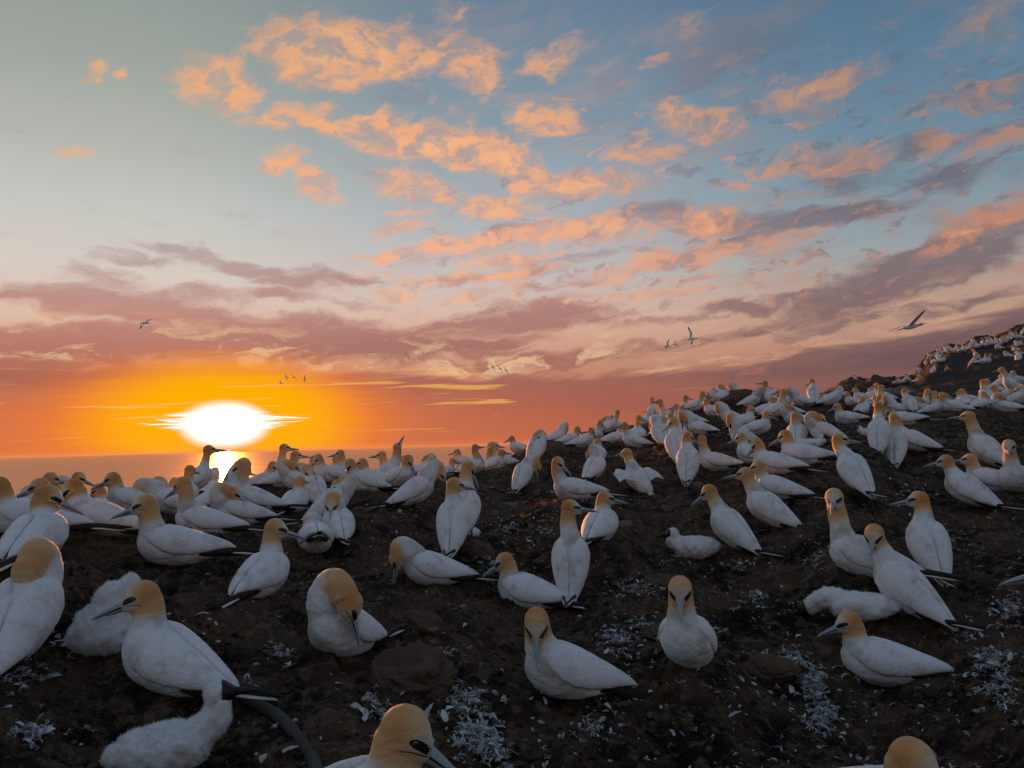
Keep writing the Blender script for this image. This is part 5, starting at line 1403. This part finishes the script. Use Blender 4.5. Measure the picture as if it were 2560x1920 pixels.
# ------------------------------------------------------------------ feathers, down, twigs
m, N, b = new_mat('loose_feather', 0.8, 0.1)
P = obj_coord(N); oi = N.n.new('ShaderNodeNewGeometry').outputs['Random Per Island']
N._set(b.inputs['Base Color'], N.mix(oi, (0.70, 0.70, 0.71), (0.30, 0.28, 0.25)))
m, N, b = new_mat('dry_stem', 0.9, 0.1)
N._set(b.inputs['Base Color'], N.mix(N.n.new('ShaderNodeNewGeometry').outputs['Random Per Island'], (0.045, 0.028, 0.014), (0.22, 0.16, 0.085)))
m, N, b = new_mat('weed', 0.95, 0.05)
N._set(b.inputs['Base Color'], N.mix(N.n.new('ShaderNodeNewGeometry').outputs['Random Per Island'], (0.016, 0.011, 0.008), (0.12, 0.080, 0.042)))

def feather_geo(L, w, curl, cup, rnd, n=6):
    """vane with a shaft: closed thin shell along +x"""
    V = []; F = []
    for i in range(n + 1):
        s = i / n
        wd = w * (math.sin(math.pi * min(1, .12 + .88 * s) ** .8) ** .7 if s < .98 else .05)
        x = L * s; z = curl * math.sin(math.pi * s) * L
        jag = rnd.uniform(.75, 1.1)
        for j, t in enumerate((-1, 0, 1)):
            V.append((x, wd * t * jag, z + cup * wd * (1 if t else -.3)))
    m_ = len(V)
    for v in list(V): V.append((v[0], v[1], v[2] - .0009))
    for i in range(n):
        for j in range(2):
            a = i * 3 + j
            F.append((a, a + 3, a + 4, a + 1)); F.append((m_ + a + 1, m_ + a + 4, m_ + a + 3, m_ + a))
        F.append((i * 3, m_ + i * 3, m_ + i * 3 + 3, i * 3 + 3)); F.append((i * 3 + 2, i * 3 + 5, m_ + i * 3 + 5, m_ + i * 3 + 2))
    # quill
    q = len(V)
    V += [(-.28 * L, -.0006, .001), (-.28 * L, .0006, .001), (.02 * L, .0009, .0012), (.02 * L, -.0009, .0012), (-.28 * L, 0, -.0006), (.02 * L, 0, -.0008)]
    F += [(q, q + 1, q + 2, q + 3), (q, q + 3, q + 5, q + 4), (q + 1, q + 4, q + 5, q + 2)]
    return V, F

# drifts of down: pixel centre, distance, radius in pixels (x, y), count, size
DRIFT = [(1165, 1760, 2.2, 70, 50, 120, .030), (1190, 1850, 2.0, 90, 55, 170, .032), (1230, 1900, 1.95, 80, 30, 60, .03), (1590, 1478, 3.8, 75, 22, 190, .026), (1540, 1610, 2.9, 70, 60, 170, .026), (1600, 1580, 3.1, 40, 30, 60, .026),
         (1975, 1670, 2.8, 70, 30, 160, .034), (2030, 1720, 2.6, 55, 60, 220, .034), (2060, 1800, 2.4, 50, 60, 160, .032), (2480, 1660, 2.9, 70, 45, 150, .032), (2520, 1530, 3.3, 60, 60, 130, .028), (2420, 1590, 3.1, 60, 30, 60, .028),
         (2500, 1740, 2.6, 80, 50, 90, .030), (1880, 1500, 3.6, 60, 30, 50, .03), (1850, 1420, 4.1, 60, 20, 40, .03), (2040, 1410, 4.0, 50, 30, 40, .03), (620, 1740, 2.5, 40, 18, 40, .028), (700, 1640, 2.7, 40, 40, 30, .03),
         (1480, 1830, 2.25, 90, 40, 50, .026), (1360, 1330, 4.9, 80, 40, 60, .028), (1270, 1330, 4.9, 70, 60, 60, .026), (1230, 1420, 4.1, 50, 40, 40, .028), (60, 1700, 2.4, 90, 60, 50, .028), (90, 1850, 2.0, 110, 50, 50, .03),
         (180, 1620, 2.8, 60, 30, 40, .028), (1000, 1290, 5.2, 60, 30, 30, .028), (1690, 1400, 4.2, 60, 30, 40, .028), (2380, 1360, 4.4, 60, 40, 50, .028), (2280, 1240, 5.4, 120, 30, 60, .03), (1100, 1640, 2.6, 70, 30, 25, .03), (930, 1770, 2.3, 90, 60, 25, .03)]
def scatter_pt(px, py):
    """walk a sight line to the ground"""
    r = 1.1
    while r < 15.5:
        p = spot(px, py, r)
        if ground_z(p.x, p.y) >= p.z: break
        r *= 1.012
    else: return None
    return p.x, p.y, r
def emit(V, F, store):
    o = len(store[0]); store[0].extend(V); store[1].extend([tuple(i + o for i in f) for f in F])
def put(geo, x, y, yaw, tilt, roll, s, lift, store, zz=None):
    z = ground_z(x, y) if zz is None else zz
    M = Matrix.Translation((x, y, z + lift)) @ Matrix.Rotation(yaw, 4, 'Z') @ Matrix.Rotation(tilt, 4, 'Y') @ Matrix.Rotation(roll, 4, 'X') @ Matrix.Diagonal((s, s, s, 1))
    emit([tuple(M @ Vector(v)) for v in geo[0]], geo[1], store)
rnd = random.Random(5)
FG = [feather_geo(1.0, rnd.uniform(.14, .30), rnd.uniform(-.05, .22), rnd.uniform(.1, .8), rnd, 6) for _ in range(10)]
TUFT = []
for _ in range(8):
    st_ = ([], [])
    for k in range(rnd.randint(5, 9)):
        g = feather_geo(rnd.uniform(.5, 1.0), rnd.uniform(.07, .13), rnd.uniform(.1, .35), .3, rnd, 4)
        M = Matrix.Rotation(rnd.uniform(0, 6.28), 4, 'Z') @ Matrix.Rotation(rnd.uniform(-.9, .1), 4, 'Y')
        emit([tuple(M @ Vector(v)) for v in g[0]], g[1], st_)
    TUFT.append(st_)
litter = ([], [])
for (cx, cy, r0, rx, ry, cnt, size) in DRIFT:
    for k in range(cnt):
        a = rnd.uniform(0, 6.28); q = abs(rnd.gauss(0, .46))
        # distance varies with the vertical offset; use the sight line
        px = cx + rx * q * math.cos(a); py = cy + ry * q * math.sin(a)
        sp_ = scatter_pt(px, py)
        if sp_ is None: continue
        x, y, rr = sp_
        s = size * rnd.uniform(.5, 1.5) * .9
        if rnd.random() < .65: put(rnd.choice(TUFT), x, y, rnd.uniform(0, 6.28), 0, 0, s * .9, .001, litter)
        else: put(rnd.choice(FG), x, y, rnd.uniform(0, 6.28), rnd.uniform(-.7, .3), rnd.uniform(-.8, .8), s, .002 + .006 * rnd.random(), litter)
for k in range(5200):
    th = rnd.uniform(-.66, .70); r = math.exp(rnd.uniform(math.log(1.4), math.log(11)))
    x, y = r * math.sin(th), r * math.cos(th)
    dens = vnoise(np.array([x * 1.1]), np.array([y * 1.1]), 77)[0]
    if rnd.random() > (dens * 1.7 - .15) * (0.45 if th < -.15 else 1): continue
    s = rnd.uniform(.008, .026) * (1 + .03 * r)
    if rnd.random() < .35: put(rnd.choice(TUFT), x, y, rnd.uniform(0, 6.28), 0, 0, s, .001, litter)
    else: put(rnd.choice(FG), x, y, rnd.uniform(0, 6.28), rnd.uniform(-.8, .4), rnd.uniform(-.9, .9), s, .002, litter)
o = link('feather_litter', mesh_from('feather_litter_mesh', litter[0], litter[1], 'loose_feather'))
o['kind'] = 'stuff'; o['label'] = 'white moulted down and feathers strewn over the dark soil'; o['category'] = 'feathers'

# larger single feathers that lie apart
for i in range(34):
    g = feather_geo(1.0, rnd.uniform(.16, .24), rnd.uniform(.02, .18), rnd.uniform(.2, .6), rnd, 9)
    me = mesh_from('fallen_feather_mesh', g[0], g[1], 'loose_feather')
    px = rnd.uniform(60, 2520); py = rnd.uniform(1500, 1900)
    sp_ = scatter_pt(px, py)
    if sp_ is None: continue
    s = rnd.uniform(.035, .06)
    o = link('fallen_feather', me, None, (sp_[0], sp_[1], ground_z(sp_[0], sp_[1]) + .004))
    o.rotation_euler = (rnd.uniform(-.3, .3), rnd.uniform(-.35, .1), rnd.uniform(0, 6.28)); o.scale = (s, s, s)
    o['label'] = 'single curled white feather lying apart on the dark foreground soil'; o['category'] = 'feather'; o['group'] = 'single feathers on the foreground soil'

# straws, roots and nest weed
stems = ([], []); weed = ([], [])
def strand(L, w, bend, rnd, n=5):
    V = []; F = []
    ph = rnd.uniform(-1, 1)
    for i in range(n + 1):
        s = i / n; x = L * s; y = bend * L * math.sin(s * 2.2 + ph) ; z = .14 * L * math.sin(math.pi * s) * rnd.uniform(.6, 1.2)
        ww = w * (1 - .6 * s)
        V += [(x, y - ww, z), (x, y + ww, z), (x, y, z + ww * 1.6)]
    for i in range(n):
        a = i * 3
        F += [(a, a + 3, a + 4, a + 1), (a + 1, a + 4, a + 5, a + 2), (a + 2, a + 5, a + 3, a)]
    return V, F
ST = [strand(1, rnd.uniform(.006, .014), rnd.uniform(-.3, .3), rnd) for _ in range(14)]
for k in range(9000):
    th = rnd.uniform(-.68, .70); r = math.exp(rnd.uniform(math.log(1.3), math.log(8)))
    x, y = r * math.sin(th), r * math.cos(th)
    if vnoise(np.array([x * 2.3]), np.array([y * 2.3]), 177)[0] < rnd.uniform(.15, .75): continue
    put(rnd.choice(ST), x, y, rnd.uniform(0, 6.28), rnd.uniform(-.35, .1), rnd.uniform(-1, 1), rnd.uniform(.02, .085), .001, stems if rnd.random() < .35 else weed)
# nest rims: matted weed round each sitting bird
for (px, py, r, fc, pose, o_, label) in BIRDS:
    if r > 6 or r < 1.9 or pose in ('tall',): continue
    c = on_ground(px, py, r)
    for k in range(150 if r < 3.3 else 70):
        a = rnd.uniform(0, 6.28); q = rnd.uniform(.10, .24)
        x = c.x + q * math.cos(a); y = c.y + q * math.sin(a)
        put(rnd.choice(ST), x, y, a + 1.57 + rnd.uniform(-.9, .9), rnd.uniform(-.5, .1), rnd.uniform(-1, 1), rnd.uniform(.025, .08), .002, stems if rnd.random() < .22 else weed)
o = link('dry_straw', mesh_from('dry_straw_mesh', stems[0], stems[1], 'dry_stem')); o['kind'] = 'stuff'; o['label'] = 'pale dry straws and roots scattered over the soil'; o['category'] = 'straw'
o = link('nest_weed', mesh_from('nest_weed_mesh', weed[0], weed[1], 'weed')); o['kind'] = 'stuff'; o['label'] = 'dark matted seaweed and roots around the nests'; o['category'] = 'seaweed'

# crumbs of soil and grit
m, N, b = new_mat('grit', 0.9, 0.15)
gr = N.n.new('ShaderNodeNewGeometry').outputs['Random Per Island']
N._set(b.inputs['Base Color'], N.ramp(gr, [(0, (.018, .014, .012)), (.6, (.06, .042, .03)), (.88, (.12, .09, .065)), (.94, (.42, .40, .37)), (1, (.6, .58, .55))], 'CONSTANT'))
crumbs = ([], [])
PEB = []
for k in range(8):
    bm = bmesh.new(); bmesh.ops.create_icosphere(bm, subdivisions=1, radius=1)
    sc3 = (rnd.uniform(.7, 1.2), rnd.uniform(.7, 1.2), rnd.uniform(.45, .8))
    V = [tuple(v.co[i] * sc3[i] * rnd.uniform(.78, 1.15) for i in range(3)) for v in bm.verts]
    F = [tuple(v.index for v in f.verts) for f in bm.faces]; bm.free(); PEB.append((V, F))
for k in range(7500):
    th = rnd.uniform(-.68, .72); r = math.exp(rnd.uniform(math.log(1.3), math.log(10)))
    x, y = r * math.sin(th), r * math.cos(th)
    put(rnd.choice(PEB), x, y, rnd.uniform(0, 6.28), 0, 0, abs(rnd.gauss(0, .007)) + .003, .001, crumbs)
o = link('soil_crumbs', mesh_from('soil_crumbs_mesh', crumbs[0], crumbs[1], 'grit', smooth=False)); o['kind'] = 'stuff'; o['label'] = 'crumbs of soil, grit and shell on the ground'; o['category'] = 'grit'

# ribbed old hose lying half buried beside the front chick
m, N, b = new_mat('old_rubber', 0.8, 0.2)
P = obj_coord(N)
N._set(b.inputs['Base Color'], N.mix(N.noise(P, 14, 5, 0.65, dims='3D'), (0.035, 0.038, 0.030), (0.12, 0.115, 0.095)))
bump(N, b, N.noise(P, 60, 4, 0.6, dims='3D'), 0.5, 0.004)
path = []
for px, py in [(570, 1742), (610, 1762), (655, 1785), (700, 1812), (735, 1845), (760, 1880), (785, 1925), (800, 1975)]:
    s_ = scatter_pt(px, py); path.append(Vector((s_[0], s_[1], ground_z(s_[0], s_[1]) + .008)))
for _ in range(2):
    path = [path[0]] + [p for a, b_ in zip(path, path[1:]) for p in (a.lerp(b_, .25), a.lerp(b_, .75))] + [path[-1]]
rg = []; tot = 0; dense = []
for a, b_ in zip(path, path[1:]):
    for i in range(8): dense.append(a.lerp(b_, i / 8))
for i, c in enumerate(dense[:-1]):
    tg = dense[i + 1] - c; tot += tg.length
    _, s_, u_ = frame_of(tg)
    rr = .015 + .0016 * math.sin(tot * 2 * math.pi / .016)
    rg.append(ell_ring(c, s_, u_, rr, rr, 14))
o = link('ribbed_hose', mesh_from('ribbed_hose_mesh', *loft(rg), 'old_rubber')); o['label'] = 'dark ribbed hose half buried beside the downy chick'; o['category'] = 'hose'
# the upright white feather behind the closest head
g = feather_geo(1.0, .2, .12, .5, rnd, 10)
o = link('fallen_feather', mesh_from('upright_feather_mesh', g[0], g[1], 'loose_feather'))
s_ = scatter_pt(1062, 1850); o.location = (s_[0], s_[1], ground_z(s_[0], s_[1]) + .01); o.rotation_euler = (.2, math.radians(-68), .6); o.scale = (.075,) * 3
o['label'] = 'upright white feather standing behind the closest gannet head'; o['category'] = 'feather'

# ------------------------------------------------------------------ sea air
def build_haze():
    m = bpy.data.materials.new('haze'); m.use_nodes = True; nt = m.node_tree; nt.nodes.clear()
    o = nt.nodes.new('ShaderNodeOutputMaterial'); v = nt.nodes.new('ShaderNodeVolumePrincipled')
    v.inputs['Color'].default_value = (0.80, 0.56, 0.40, 1); v.inputs['Density'].default_value = 1.6e-5; v.inputs['Anisotropy'].default_value = 0.3
    nt.links.new(v.outputs[0], o.inputs['Volume'])
    R_, lo, hi = 62000.0, -52.0, 60.0
    V = [(-R_, -R_, lo), (R_, -R_, lo), (R_, R_, lo), (-R_, R_, lo), (-R_, -R_, hi), (R_, -R_, hi), (R_, R_, hi), (-R_, R_, hi)]
    F = [(3, 2, 1, 0), (4, 5, 6, 7), (0, 1, 5, 4), (1, 2, 6, 5), (2, 3, 7, 6), (3, 0, 4, 7)]
    me = bpy.data.meshes.new('haze_mesh'); me.from_pydata(V, [], F); me.materials.append(m)
    ob = link('haze', me); ob['kind'] = 'stuff'; ob['label'] = 'warm hazy air over the sea'; ob['category'] = 'haze'
build_haze()
